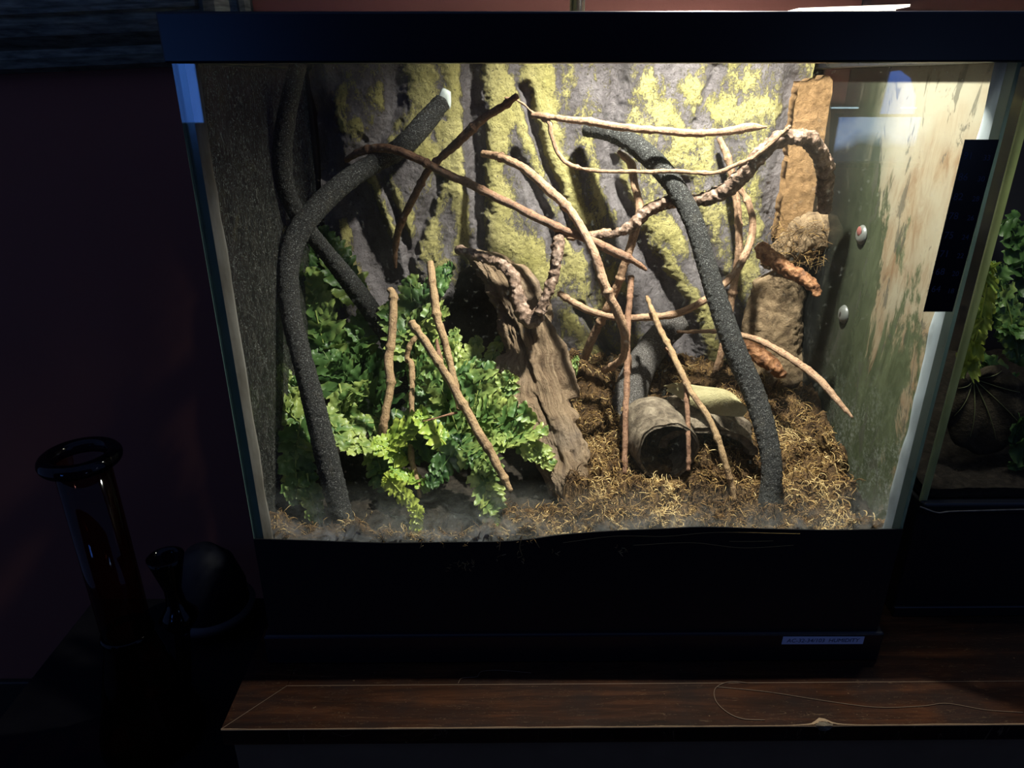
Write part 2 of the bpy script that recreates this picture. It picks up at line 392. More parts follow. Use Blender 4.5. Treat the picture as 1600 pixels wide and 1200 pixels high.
def skyb(t):
    v = t.coord(); n = t.noise(v, 5, 4); z = t.n('SeparateXYZ', {0: v}).outputs[2]; hz = t.math('ADD', z, t.math('MULTIPLY', t.noise(v, 2.2, 3), .35)); f = t.ramp(hz, [(.50, 0.), (.56, 1.)])
    return t.mix(f, (.02, .03, .05, 1), t.mix(t.ramp(n, [(.4, 0.), (.62, 1.)]), (.12, .25, .6, 1), (.5, .65, .9, 1))), 7.*WINDOW
M['daylight'] = emis('daylight through window', skyb)
M['blue_blind'] = emis('daylight through blue cloth', lambda t: ((.08, .25, .9, 1), 6.*WINDOW))
M['tube'] = emis('lit tube', lambda t: ((.6, .85, 1, 1), 6.))
M['bulb'] = emis('lit bulb', lambda t: ((1, .93, .8, 1), 12.))
def translucent(name, c):
    t = NT(name); return t.done(t.n('MixShader', {0: .5, 1: t.n('BsdfDiffuse', {'Color': c}).outputs[0], 2: t.n('BsdfTranslucent', {'Color': c}).outputs[0]}).outputs[0])
def seal(name, a, b_, sc_, tl=.5):
    t = NT(name); n = t.ramp(t.noise(t.coord((1, 1, .25)), sc_, 4), [(.35, 0.), (.65, 1.)]); c = t.mix(n, a+(1,), b_+(1,))
    return t.done(t.n('MixShader', {0: tl, 1: t.pbr(c, .4, None, .5), 2: t.n('BsdfTranslucent', {'Color': c}).outputs[0]}).outputs[0])
M['silicone'] = seal('bluish silicone', (.42, .46, .48), (.60, .66, .70), 60); M['old_silicone'] = seal('yellowed silicone', (.62, .68, .40), (.75, .80, .52), 90, .75)
M['beige_silicone'] = seal('beige stained silicone', (.16, .14, .11), (.32, .30, .27), 55, .3); M['glass_edge_pale'] = seal('pale green glass edge', (.38, .46, .40), (.50, .58, .50), 20, .7)
M['glare_white'] = translucent('white translucent glare sheet', (.9, .9, .85))

# ---------------------------------------------------------------- dimensions
TX0, TX1, TD, TZ, RIMZ = -.38, .38, .43, .648, .689
TABLE = -.045; WALLY = .56; FLOOR = -.80

# ---------------------------------------------------------------- room shell
tag(MB().box(-3, 3.2, WALLY, WALLY+.1, FLOOR, 2.2).build('wall_back', M['wall']), kind='structure')
tag(MB().box(-3, 3.2, -3, WALLY+.1, FLOOR-.05, FLOOR).build('floor', M['floor']), kind='structure')
tag(MB().box(-3, 3.2, WALLY-.015, WALLY, FLOOR, FLOOR+.16).build('baseboard_back', M['floor'], bevel=.004), kind='structure')
WY = -2.6
def wpt(px, py):                     # where a mirror ray off the front pane meets the wall behind the camera
    d = ray(px, py); p = CAM + d*((0-CAM[1])/d[1]); d = d*np.array([1, -1, 1]); return p + d*((WY-p[1])/d[1])
wins = [(wpt(1291, 262), wpt(1462, 177)), (wpt(258, 200), wpt(305, 60))]
openings = [(a[0], b[0], a[2], b[2]) for a, b in wins]; openings[1] = (openings[1][0]-.25, openings[1][1], openings[1][2], openings[1][3]+.1)
xs = sorted([openings[1][0], openings[1][1], openings[0][0], openings[0][1]])
wl = MB()
wl.box(-3, xs[0], WY-.1, WY, FLOOR, 2.2).box(xs[1], xs[2], WY-.1, WY, FLOOR, 2.2).box(xs[3], 3.2, WY-.1, WY, FLOOR, 2.2)
for (x0, x1, z0, z1) in openings:
    wl.box(x0, x1, WY-.1, WY, FLOOR, z0).box(x0, x1, WY-.1, WY, z1, 2.2)
tag(wl.build('wall_front', M['wall']), kind='structure')
for i, (x0, x1, z0, z1) in enumerate(openings):
    o = tag(MB().box(x0, x1, WY-.09, WY-.085, z0, z1).build('window_%d' % (i+1), M['daylight'] if i == 0 else M['blue_blind']), kind='structure')
    fr = MB()
    for (a, b, c, d) in ((x0, x0+.02, z0, z1), (x1-.02, x1, z0, z1), (x0, x1, z0, z0+.02), (x0, x1, z1-.015, z1)): fr.box(a, b, WY-.07, WY+.01, c, d)
    fr.build('window_frame', M['black_plastic'], o, bevel=.003)
# blue cloth hanging in front of the window, its reflection shows on the front pane
bl = [wpt(a, b) for a, b in ((1374, 178), (1390, 112), (1404, 110), (1420, 122), (1428, 150), (1426, 178), (1408, 178))]
V = np.array([[p[0], WY+.012, p[2]] for p in bl] + [[p[0], WY+.018, p[2]] for p in bl]); k = len(bl)
o = mk('cloth_banner', V, [tuple(range(k)), tuple(range(2*k-1, k-1, -1))]+[(i, (i+1) % k, (i+1) % k+k, i+k) for i in range(k)], M['blue_blind'], smooth=False)
tag(o, 'blue sunlit cloth hanging above the window, reflected in the front glass', 'cloth')

for a_, b_ in ((1297, 1338), (1405, 1427)):
    p, q_ = wpt(a_, 169.5), wpt(b_, 167); cx = (p[0]+q_[0])/2
    t_ = empty('tube_light', (cx, WY+.03, p[2]), 'slim lit tube light %s the blue cloth, mirrored in the upper right glass' % ('left of' if a_ < 1400 else 'overlapping'), 'light')
    MB().box(p[0], q_[0], WY+.012, WY+.03, min(p[2], q_[2]), max(p[2], q_[2])).build('tube', M['tube'], t_); MB().box(p[0]-.01, q_[0]+.01, WY+.001, WY+.0115, min(p[2], q_[2])-.005, max(p[2], q_[2])+.005).build('batten', M['black_plastic'], t_)

# ---------------------------------------------------------------- table
TA = PZ(345, 1140, TABLE); yf, xl = TA[1], TA[0]; TXR = 1.15; ybk = WALLY-.03
tb = empty('side_board', (.3, .2, FLOOR), 'dark stained wooden sideboard with a scratched top carrying the two terrariums', 'sideboard')
seam = PZ(800, 1069, TABLE)[1]; sx = PZ(448, 1075, TABLE)[0]; th = .024
b = MB()
b.add([(xl, yf, TABLE), (TXR, yf, TABLE), (TXR, seam-.0006, TABLE), (sx, seam-.0006, TABLE)]+[(xl, yf, TABLE-th), (TXR, yf, TABLE-th), (TXR, seam-.0006, TABLE-th), (sx, seam-.0006, TABLE-th)],
      [(0, 1, 2, 3), (7, 6, 5, 4), (0, 4, 5, 1), (1, 5, 6, 2), (2, 6, 7, 3), (3, 7, 4, 0)])
FB = b.build('front_border', M['table'], tb)
b = MB(); b.add([(xl, yf+.0006, TABLE), (sx-.0006, seam, TABLE), (sx-.0006, ybk, TABLE), (xl, ybk, TABLE)]+[(xl, yf+.0006, TABLE-th), (sx-.0006, seam, TABLE-th), (sx-.0006, ybk, TABLE-th), (xl, ybk, TABLE-th)],
      [(0, 1, 2, 3), (7, 6, 5, 4), (0, 4, 5, 1), (1, 5, 6, 2), (2, 6, 7, 3), (3, 7, 4, 0)]); b.build('side_border', M['table'], tb)
MB().box(sx, TXR, seam, ybk, TABLE-th, TABLE-.0002).build('top_panel', M['table'], tb)
mb_ = MB().box(sx, TXR, seam-.0006, seam+.0001, TABLE-.004, TABLE+.0001); L_ = np.array([sx-xl, seam-yf]); w_n = np.array([-L_[1], L_[0]])/np.linalg.norm(L_)*.0006
mb_.add([(xl, yf, TABLE+.0001), (xl+w_n[0], yf+w_n[1]*2, TABLE+.0001), (sx+w_n[0], seam+w_n[1], TABLE+.0001), (sx, seam, TABLE+.0001)], [(0, 1, 2, 3)])
mb_.build('inlay_seam', M['scratch'], FB)
# worn arris along the front edge, with the chip
ch = PZ(1290, 1138, TABLE)[0]; b = MB(); xx = np.linspace(xl, TXR, 260); pts = []
wv = .0004+.0013*np.abs(fbm(np.c_[xx, xx*0, xx*0], 22, 4, 3)) + .008*np.exp(-((xx-ch)/.009)**2) + .002*np.exp(-((xx-ch)/.03)**2)
V = np.concatenate([np.c_[xx, np.full_like(xx, yf)+wv, np.full_like(xx, TABLE+.0003)], np.c_[xx, np.full_like(xx, yf-.0006), np.full_like(xx, TABLE-.0004)], np.c_[xx, np.full_like(xx, yf-.0005), np.full_like(xx, TABLE-.0012)-wv*.2]])
mk('worn_edge', V, gridfaces(3, 260), M['table_worn'], FB)
b = MB(); r = .0085; th_ = np.linspace(0, math.pi, 14); cv = [(ch, yf-.001, TABLE+.0004)]
b.add(cv+[(ch+r*1.1*math.cos(a)*(1+.15*math.sin(5*a)), yf-.0008+.7*r*math.sin(a)*(1+.2*math.sin(7*a)), TABLE+.0006) for a in th_]+[(ch+r*1.0*math.cos(a), yf-.0016, TABLE-.0002-.8*r*math.sin(a)) for a in th_],
      [(0, i+1, i+2) for i in range(13)]+[(0, i+16, i+15) for i in range(13)])
b.build('edge_chip', M['hide'], FB)
ya = yf+.006; AX = PZ(358, 1170, TABLE-th)[0]
MB().box(AX, TXR-.02, ya, ya+.02, FLOOR+.1, TABLE-th).build('front_board', M['apron'], tb, bevel=.002)
MB().box(AX, AX+.02, ya+.02, ybk-.02, FLOOR+.1, TABLE-th).build('side_board_panel', M['apron'], tb)
for x in (AX+.01, TXR-.07):
    for y in (ya+.01, ybk-.07): MB().box(x, x+.04, y, y+.04, FLOOR, FLOOR+.12).build('foot', M['apron'], tb, bevel=.004)

def surf_strand(name, pxs, label, cat, r=.00035, mat='scratch', z=TABLE, group=None):
    pts = [PZ(a, b_, z) + np.array([0, 0, r*1.2+.0003]) for a, b_ in pxs]
    V, Fc, uv = tube_mesh(pts, [r]*len(pts), ns=5, step=.003); return tag(mk(name, V, Fc, M[mat], uv=uv), label, cat, group)
surf_strand('fibre', [(1168, 1068), (1140, 1066), (1118, 1076), (1118, 1095), (1135, 1113), (1160, 1124), (1195, 1126)], 'pale curved fibre looped on the sideboard top left of the chipped edge', 'fibre', .0005)
surf_strand('fibre', [(1120, 1074), (1200, 1082), (1290, 1096), (1370, 1106), (1440, 1104), (1480, 1100), (1540, 1110), (1598, 1114)], 'long thin fibre running right along the sideboard top above the chipped edge', 'fibre', .0004)
surf_strand('fibre', [(716, 1068), (722, 1060), (745, 1058), (752, 1050), (780, 1048), (830, 1052)], 'wispy pale fibre lying on the sideboard in front of the terrarium, left of centre', 'fibre', .0003)

# ---------------------------------------------------------------- terrarium
tk = empty('terrarium', (0, .2, TABLE), 'large rectangular glass terrarium with black rim holding ferns and dry branches', 'terrarium')
g = .006
def pane(name, x0, x1, y0, y1, z0, z1, axis, parent, edge='glass_edge'):
    mb = MB().box(x0, x1, y0, y1, z0, z1)
    # faces: -x,+x,-y,+y,-z,+z
    idx = {'y': [1, 1, 0, 0, 1, 1], 'x': [0, 0, 1, 1, 1, 1], 'z': [1, 1, 1, 1, 0, 0]}[axis]
    return mk(name, np.concatenate(mb.V), mb.F, None, parent, smooth=False, mats=[M['glass'], M[edge]], midx=idx)
FP = pane('front_pane', TX0, TX1, 0, g, 0, TZ+.02, 'y', tk)
LP = pane('side_pane', TX0, TX0+.009, g, TD-g, 0, TZ+.02, 'x', tk); RP = pane('side_pane', TX1-.009, TX1, g, TD-g, 0, TZ+.02, 'x', tk, 'glass_edge_pale')
MB().box(TX0, TX1, TD-g, TD, 0, TZ+.02).build('back_pane', M['glass'], tk); MB().box(TX0, TX1, TD, TD+.003, 0, TZ+.02).build('black_backing', M['black_paper'], tk)
MB().box(TX0+.009, TX1-.009, g, TD-g, 0, .006).build('bottom_pane', M['black_plastic'], tk)
def ring(z0, z1, o_, t_, name, bev=.003):
    x0, x1, y0, y1 = TX0-o_, TX1+o_, -o_, TD+.003+o_
    v = []; 
    for z in (z0, z1):
        for (a, b_, c, d) in ((x0, x1, y0, y1), (x0+t_, x1-t_, y0+t_, y1-t_)): v += [(a, c, z), (b_, c, z), (b_, d, z), (a, d, z)]
    f = []
    for i in range(4):
        j = (i+1) % 4; f += [(i, j, j+8, i+8), (i+4, i+12, j+12, j+4), (i+8, j+8, j+12, i+12), (i, i+4, j+4, j)]
    return mk(name, v, f, M['black_plastic'], tk, smooth=False)
r1 = ring(TZ, RIMZ, .005, .030, 'top_rim'); m = r1.modifiers.new('b', 'BEVEL'); m.width = .002; m.segments = 2; m.limit_method = 'ANGLE'
r2 = ring(TABLE, 0, .007, .030, 'bottom_trim'); m = r2.modifiers.new('b', 'BEVEL'); m.width = .003; m.segments = 2; m.limit_method = 'ANGLE'
MB().box(TX0+.025, TX1-.025, .025, TD-.025, RIMZ-.006, RIMZ-.002).build('glass_lid', M['glass'], tk)
a, b_ = P(1234, 20, .03), P(1402, 14, .03)
V = []
for (x, z) in ((a[0], a[2]), (b_[0], b_[2])): V += [(x, .008, z), (x, .045, z), (x, .008, z+.002), (x, .045, z+.002)]
MB().box(b_[0]-.012, b_[0]-.006, .02, .03, RIMZ-.002, max(RIMZ, b_[2])).build('glare_prop_right', M['glare_white'], tk); MB().box(a[0]+.004, a[0]+.010, .015, .04, RIMZ-.002, max(RIMZ, a[2])).build('glare_prop_left', M['glare_white'], tk)
mk('glare_sheet', V, [(0, 1, 5, 4), (2, 6, 7, 3), (0, 4, 6, 2), (1, 3, 7, 5), (0, 2, 3, 1), (4, 5, 7, 6)], M['glare_white'], tk, smooth=False)  # added pale sheet, shaped to catch lamp light as the glare above the rim
# black strip low on the front pane, its top edge runs where it was cut
edge = [(405, 842), (500, 845), (600, 848), (700, 847), (780, 846), (830, 842), (880, 835), (960, 829), (1030, 826), (1100, 823), (1200, 826), (1300, 828), (1418, 826)]
E_ = catmull([P(a, b_, -.001) for a, b_ in edge], 60); E_[0, 0] = TX0; E_[-1, 0] = TX1; E_[-2, 2] = E_[-3, 2]; E_[-1, 2] = E_[-3, 2]; n = 60
V = np.concatenate([np.c_[E_[:, 0], np.full(n, -.0002), np.full(n, -.0)], np.c_[E_[:, 0], np.full(n, -.0002), E_[:, 2]], np.c_[E_[:, 0], np.full(n, -.0016), E_[:, 2]], np.c_[E_[:, 0], np.full(n, -.0016), np.full(n, .0)]])
mk('black_strip', V, gridfaces(4, n), M['black_paper'], tk, smooth=False)
# silicone in the corners
for s, mt in ((-1, 'beige_silicone'), (1, 'silicone')):
    x = .371*s; zz = np.linspace(.006, TZ, 90); w_ = .011*(1+.25*fbm(np.c_[zz, zz*0, zz*0+s], 25, 3, 5))
    V = np.concatenate([np.c_[np.full(90, x), np.full(90, .0062), zz], np.c_[x-s*w_, np.full(90, .0064), zz], np.c_[np.full(90, x), .0062+w_, zz]])
    mk('silicone_seal', V, gridfaces(3, 90, False)+[(i+180, i, i+1, i+181) for i in range(89)], M[mt], tk)
    zz = np.linspace(.006, TZ, 2)
    V = np.concatenate([np.c_[np.full(2, x), np.full(2, TD-.0062), zz], np.c_[np.full(2, x-s*.012), np.full(2, TD-.0062), zz], np.c_[np.full(2, x), np.full(2, TD-.018), zz]])
    mk('silicone_seal', V, [(0, 2, 3, 1), (2, 4, 5, 3), (4, 0, 1, 5)], M['black_paper'], tk)
MB().add([(TX0+.012, .0068, .10), (TX1-.012, .0068, .10), (TX1-.012, .0068, TZ), (TX0+.012, .0068, TZ)], [(0, 1, 2, 3)]).build('dirt_film', M['front_dirt_glare'], FP)
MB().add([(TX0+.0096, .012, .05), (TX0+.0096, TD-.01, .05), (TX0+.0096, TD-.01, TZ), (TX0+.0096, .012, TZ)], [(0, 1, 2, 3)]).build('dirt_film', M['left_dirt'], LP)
MB().add([(TX1-.0096, .017, .05), (TX1-.0096, TD-.01, .05), (TX1-.0096, TD-.01, TZ), (TX1-.0096, .017, TZ)], [(0, 1, 2, 3)]).build('dirt_film', M['right_dirt'], RP)

# ---------------------------------------------------------------- lamp above the terrarium
lp = empty('dome_lamp', (P(902, 10, .2)[0], .2, RIMZ), 'dome lamp on a thin dark metal stem standing on the terrarium lid', 'lamp')
def lathe(prof, c, ns=40, axis=None):
    th = np.linspace(0, 2*math.pi, ns, endpoint=False)
    V = np.array([[(c[0]+r*math.cos(t), c[1]+r*math.sin(t), c[2]+z) for t in th] for r, z in prof]).reshape(-1, 3)
    return V, gridfaces(len(prof), ns, True)
px_ = P(902, 10, .2)[0]
V, Fc = lathe([(.0001, 0), (.0085, 0), (.0085, .36), (.0001, .36)], (px_, .2, RIMZ-.001)); mk('stem', V, Fc, M['dark_metal'], lp)
V, Fc, uv = tube_mesh([(px_, .2, 1.04), (px_+.05, .18, 1.07), (LAMP[0], LAMP[1], .985)], [.007, .007, .007], ns=10); mk('arm', V, Fc, M['dark_metal'], lp)
prof = [(.075, .012), (.070, .05), (.052, .10), (.03, .135), (.022, .15), (.022, .19), (.0001, .19)]
V, Fc = lathe(prof, LAMP); V2, F2 = lathe([(r-.002 if r > .01 else r, z-.002) for r, z in prof], LAMP)
k = len(V); mk('dome', np.vstack([V, V2]), Fc+[tuple(reversed([i+k for i in f])) for f in F2]+[(j, (j+1) % 40, k+(j+1) % 40, k+j) for j in range(40)], None, lp, mats=[M['dark_metal'], M['white_enamel']], midx=[0]*len(Fc)+[1]*len(F2)+[0]*40)
V, Fc = lathe([(.0001, .03), (.018, .036), (.028, .055), (.026, .075), (.014, .105), (.0001, .11)], LAMP); mk('bulb', V, Fc, M['bulb'], lp)
ld = bpy.data.lights.new('lamp_light', 'SPOT'); ld.energy = LAMP_W; ld.spot_size = math.radians(136); ld.spot_blend = .85; ld.shadow_soft_size = .014; ld.color = (1, .94, .85)
lo = bpy.data.objects.new('lamp_light', ld); COL.objects.link(lo); lo.location = (LAMP[0], LAMP[1], LAMP[2]+.022); lo.parent = lp; lo.matrix_parent_inverse = Matrix.Translation(-Vector(lp.location))
lo.rotation_euler = (math.radians(4), math.radians(-6), 0)

# ---------------------------------------------------------------- rock background panel
def polydist(x, y, pts):
    d = np.full(x.shape, 1e9)
    for (x0, y0), (x1, y1) in zip(pts[:-1], pts[1:]):
        dx, dy = x1-x0, y1-y0; t = np.clip(((x-x0)*dx+(y-y0)*dy)/(dx*dx+dy*dy+1e-9), 0, 1)
        d = np.minimum(d, np.hypot(x-x0-t*dx, y-y0-t*dy))
    return d
YEL = [([(655, 95), (668, 170), (650, 205)], 26, 1), ([(712, 95), (716, 180), (700, 260), (660, 230)], 22, 1.1), ([(700, 200), (724, 300), (736, 350), (728, 392)], 22, 1.1),
  ([(700, 270), (672, 340), (690, 430)], 20, .8), ([(765, 100), (785, 170), (765, 250), (775, 320)], 24, 1.1), ([(770, 310), (765, 365), (810, 400), (850, 430)], 40, .95),
  ([(795, 150), (835, 240), (880, 330), (905, 360)], 14, .9), ([(835, 95), (842, 180), (870, 270), (900, 340)], 34, .95), ([(845, 170), (850, 260), (890, 300)], 20, .8),
  ([(955, 95), (949, 190)], 11, 1.1), ([(966, 235), (985, 300), (1005, 370)], 14, .9), ([(1000, 350), (1040, 420), (1085, 480), (1105, 540), (1135, 590)], 20, 1.05),
  ([(1010, 355), (1050, 360), (1080, 385)], 34, .85), ([(925, 220), (940, 300), (930, 380), (960, 440)], 24, .7), ([(880, 380), (920, 430), (905, 480), (940, 540), (990, 590)], 40, .85),
  ([(1010, 140), (1060, 200), (1040, 280)], 38, .75), ([(1090, 150), (1150, 180), (1220, 170)], 42, .75), ([(1100, 230), (1060, 290), (1110, 330)], 36, .75),
  ([(1180, 250), (1160, 330), (1190, 380), (1150, 460)], 36, .7), ([(545, 350), (552, 410), (572, 460)], 15, 1.1), ([(505, 160), (515, 240), (530, 280)], 15, .8),
  ([(535, 140), (545, 200)], 14, .8), ([(590, 130), (600, 170)], 12, .8), ([(560, 190), (580, 260)], 14, .8), ([(620, 190), (600, 250)], 15, .8), ([(575, 270), (600, 340), (615, 370)], 18, .85),
  ([(600, 290), (640, 340), (660, 400)], 18, .8), ([(640, 380), (650, 420)], 20, .6), ([(1085, 520), (1110, 590)], 12, 1.), ([(1020, 540), (1000, 590), (1060, 600)], 26, .7), ([(870, 560), (930, 610)], 30, .8), ([(1150, 110), (1230, 230), (1225, 300)], 40, .55)]
GRV = [([(740, 95), (738, 200), (748, 300), (745, 385)], 15, 1.), ([(962, 95), (950, 210), (958, 280), (990, 360)], 15, .9), ([(990, 370), (1035, 450), (1070, 520), (1085, 560)], 20, 1.2),
  ([(815, 140), (850, 260), (900, 380)], 9, .6), ([(800, 240), (850, 330), (868, 400)], 9, .6), ([(495, 180), (515, 260), (560, 330), (600, 440)], 26, 1.1), ([(620, 100), (610, 200), (560, 250)], 16, .5),
  ([(570, 220), (620, 330), (650, 450)], 9, .5), ([(905, 480), (950, 545), (1000, 600)], 10, .8), ([(1060, 290), (1090, 400), (1140, 500)], 18, .7), ([(880, 330), (930, 400), (920, 470)], 9, .5),
  ([(1120, 110), (1090, 190)], 10, .4), ([(690, 280), (640, 400)], 9, .6), ([(1240, 130), (1200, 400)], 20, .5)]
PY = .392
px0, px1 = P(480, 110, PY)[0], P(1266, 110, PY)[0]; nx, nz = 460, 400
X, Z = np.meshgrid(np.linspace(px0, px1, nx), np.linspace(.10, .675, nz), indexing='ij')
Pt = np.stack([X, np.full_like(X, PY), Z], -1); u, v, _ = proj(Pt)
wu = 16*fbm(Pt, 22, 4, 31)+5*fbm(Pt, 110, 3, 3); wv_ = 16*fbm(Pt, 22, 4, 77)
yel = np.full(X.shape, .29)+.50*fbm(Pt*np.array([1, 1, .6]), 26, 5, 5)+.17*sstep(930, 1040, u)*sstep(520, 330, v)
for pts, wd, st in YEL: yel = np.maximum(yel, st*(1-.62*(polydist(u+wu, v+wv_, pts)/wd)**1.6))
rel = .006*fbm(Pt*np.array([1, 1, .35]), 18, 4, 9)+.0016*fbm(Pt, 90, 4, 19); gro = 0
for pts, wd, st in GRV: 
    g_ = st*np.exp(-(polydist(u+wu*.6, v+wv_*.6, pts)/wd)**2); gro = np.maximum(gro, g_)
yel = np.clip(yel-gro*.9, -.2, 1.1); rel = rel-.020*gro+.005*np.clip(yel, 0, 1)+.0012*fbm(Pt, 220, 3, 23)
Y_ = PY-.012-rel
Y_ += .02*sstep(.03, 0, X-px0)
V = np.stack([X, Y_, Z], -1).reshape(-1, 3); Fc = [(a, a+nz, a+nz+1, a+1) for a in ((i*nz+j) for i in range(nx-1) for j in range(nz-1))]
# solid edges back to the glass
rim = [i*nz for i in range(nx)]+[(nx-1)*nz+j for j in range(1, nz)]+[i*nz+nz-1 for i in range(nx-2, -1, -1)]+[j for j in range(nz-2, 0, -1)]
k = len(V); V = np.vstack([V, [[V[i][0], TD-g-.003, V[i][2]] for i in rim]]); nr = len(rim)
Fc += [(rim[i], rim[(i+1) % nr], k+(i+1) % nr, k+i) for i in range(nr)]
tag(mk('rock_panel', V, Fc, M['panel'], attrs={'yel': np.r_[yel.reshape(-1), np.zeros(nr)]}), 'moulded grey rock background panel streaked with yellow lichen, against the back glass', 'panel')

# ---------------------------------------------------------------- ground
def G(x, y):
    x = np.asarray(x, float); y = np.asarray(y, float); p = np.stack([x, y, x*0], -1)
    return .128+.018*sstep(.008, .055, y)+.060*sstep(.02, .40, y)+.007*fbm(p, 14, 3, 41)+.022*np.exp(-((x+.02-.0)/.10)**2-((y-.30)/.08)**2)
def on_ground(px, py, lift=0.):
    d = ray(px, py); lo_, hi = .4, 2.0
    for _ in range(40):
        mid = (lo_+hi)/2; p = CAM+d*mid
        if p[2] > G(p[0], p[1])+lift: lo_ = mid
        else: hi = mid
    return CAM+d*lo_
nx, ny = 260, 150
X, Y = np.meshgrid(np.linspace(TX0+.0105, TX1-.0105, nx), np.linspace(.0105, .385, ny), indexing='ij')
Z = G(X, Y)-.006-.03*sstep(.03, .011, Y)+.003*fbm(np.stack([X, Y, X*0], -1), 120, 3, 8)
V = np.stack([X, Y, Z], -1).reshape(-1, 3); Fc = gridfaces(nx, ny)
rim = [i*ny for i in range(nx)]+[(nx-1)*ny+j for j in range(1, ny)]+[i*ny+ny-1 for i in range(nx-2, -1, -1)]+[j for j in range(ny-2, 0, -1)]
k = len(V); nr = len(rim); V = np.vstack([V, [[V[i][0], V[i][1], .0065] for i in rim]]); Fc += [(rim[(i+1) % nr], rim[i], k+i, k+(i+1) % nr) for i in range(nr)]
tag(mk('soil', V, Fc, M['soil']), 'dark damp soil filling the bottom of the terrarium', 'soil', kind='stuff')

# moss: matted base + fibres
RB = [on_ground(a, b_) for a, b_ in ((1352, 828), (1332, 765), (1325, 700), (1290, 640), (1262, 590), (1240, 560))]
RB = sorted([(p[1], p[0]) for p in RB]); rby = [p[0] for p in RB]; rbx = [p[1] for p in RB]
def mossw(x, y):
    x = np.asarray(x); y = np.asarray(y); p = np.stack([x, y, x*0], -1); nz_ = .02*fbm(p, 30, 3, 61)
    right = sstep(.0, .02, np.interp(y, rby, rbx)-x+nz_)
    left = sstep(-.045, .0, x+nz_*1.2-.015+np.where(y < .05, .09, 0))
    strip = np.maximum(sstep(.020, .009, y)*.9, np.maximum(sstep(.05, .015, y+nz_)*.95*sstep(-.235, -.275, x), sstep(.022, .010, y+nz_)*.55))
    return np.maximum(right*left, strip)
HC0 = P(1044, 708, .105)
def mossh(x, y): 
    p = np.stack([x, y, x*0], -1); return sstep(.7, 1.3, np.hypot((x+.0-HC0[0])/.040, (y-HC0[1]-.02)/.045))*(np.abs(fbm(p, 30, 4, 51))*.050+.006*fbm(p, 110, 3, 53)+.002)
ix = np.linspace(TX0+.012, TX1-.012, 420); iy = np.linspace(.011, .382, 230); X, Y = np.meshgrid(ix, iy, indexing='ij')
W = mossw(X, Y); Z = G(X, Y)-.012+(mossh(X, Y)+.012)*sstep(.05, .6, W); Z[:, 0] -= .03; Z[:, 1] -= .008; Y[:, 0] = .0090; Y[:, 1] = .0095
keep = W > .03; Vid = -np.ones(X.shape, int); Vid[keep] = np.arange(keep.sum())
Fc = []
kk = keep[:-1, :-1] & keep[1:, :-1] & keep[:-1, 1:] & keep[1:, 1:]
for i, j in zip(*np.nonzero(kk)): Fc.append((Vid[i, j], Vid[i+1, j], Vid[i+1, j+1], Vid[i, j+1]))
V1 = np.stack([X, Y, Z], -1)[keep]
NS, NP = 17000, 8
sx_, sy_ = rng.uniform(TX0+.015, TX1-.02, 90000), rng.uniform(.012, .378, 90000)
HC = P(1044, 708, .105); ok = ~((np.abs(sx_-HC[0]) < .040) & (sy_ > HC[1]-.012) & (sy_ < HC[1]+.06)) & (rng.uniform(0, 1, 90000) < mossw(sx_, sy_)**1.5*(.45+.55*(sy_ < .25))); sx_, sy_ = sx_[ok][:NS], sy_[ok][:NS]; NS = len(sx_)
C = np.zeros((NS, NP, 3)); C[:, 0] = np.stack([sx_, sy_, G(sx_, sy_)+mossh(sx_, sy_)*sstep(.05, .6, mossw(sx_, sy_))-.001], -1)
fx = rng.uniform(TX0+.02, TX1-.03, 8000); fr_ = np.stack([fx, rng.uniform(.0105, .015, 8000), G(fx, fx*0+.012)-rng.uniform(-.008, .028, 8000)], -1)
C = np.concatenate([C, np.zeros((8000, NP, 3))]); NS += 8000; C[-8000:, 0] = fr_
d = rng.normal(0, 1, (NS, 3)); d[:, 2] = np.abs(d[:, 2])*.6+.2; d /= np.linalg.norm(d, axis=1)[:, None]
ax = rng.normal(0, 1, (NS, 3)); curl = rng.normal(0, .55, NS); st = rng.uniform(.0010, .0027, NS)
for k in range(1, NP):
    d = d+np.cross(ax, d)*curl[:, None]*.6+rng.normal(0, .18, (NS, 3)); d[:, 2] -= .16; d /= np.linalg.norm(d, axis=1)[:, None]
    C[:, k] = C[:, k-1]+d*st[:, None]
C[..., 1] = np.clip(C[..., 1], .009, .38); C[..., 0] = np.clip(C[..., 0], TX0+.012, TX1-.012)
rad = rng.uniform(.0003, .0008, NS); T = np.gradient(C, axis=1); T /= np.linalg.norm(T, axis=2)[..., None]+1e-9
Nn = np.cross(T, rng.normal(0, 1, (NS, 1, 3))); Nn /= np.linalg.norm(Nn, axis=2)[..., None]+1e-9; Bn = np.cross(T, Nn)
tp = np.array([.7, 1, 1, 1, 1, .9, .7, .3])[None, :, None]
V2 = np.stack([C+(Nn*math.cos(a)+Bn*math.sin(a))*rad[:, None, None]*tp for a in (0, 2.094, 4.189)], 2).reshape(-1, 3)
base = len(V1); cell = [(a*3+b_, a*3+(b_+1) % 3, (a+1)*3+(b_+1) % 3, (a+1)*3+b_) for a in range(NP-1) for b_ in range(3)]
F2 = (np.array(cell)[None]+(base+np.arange(NS)*NP*3)[:, None, None]).reshape(-1, 4)
tn = np.repeat(np.clip(rng.normal(.5, .25, NS)+1.1*fbm(C[:, 0], 26, 3, 71), 0, 1), NP*3)
tag(mk('sphagnum_moss', np.vstack([V1, V2]), Fc+F2.tolist(), None, attrs={'tone': np.r_[np.full(base, .3), tn]}, mats=[M['mossbase'], M['moss']], midx=[0]*len(Fc)+[1]*len(F2)),
    'tangled golden brown dried sphagnum moss covering the terrarium floor', 'moss', kind='stuff')

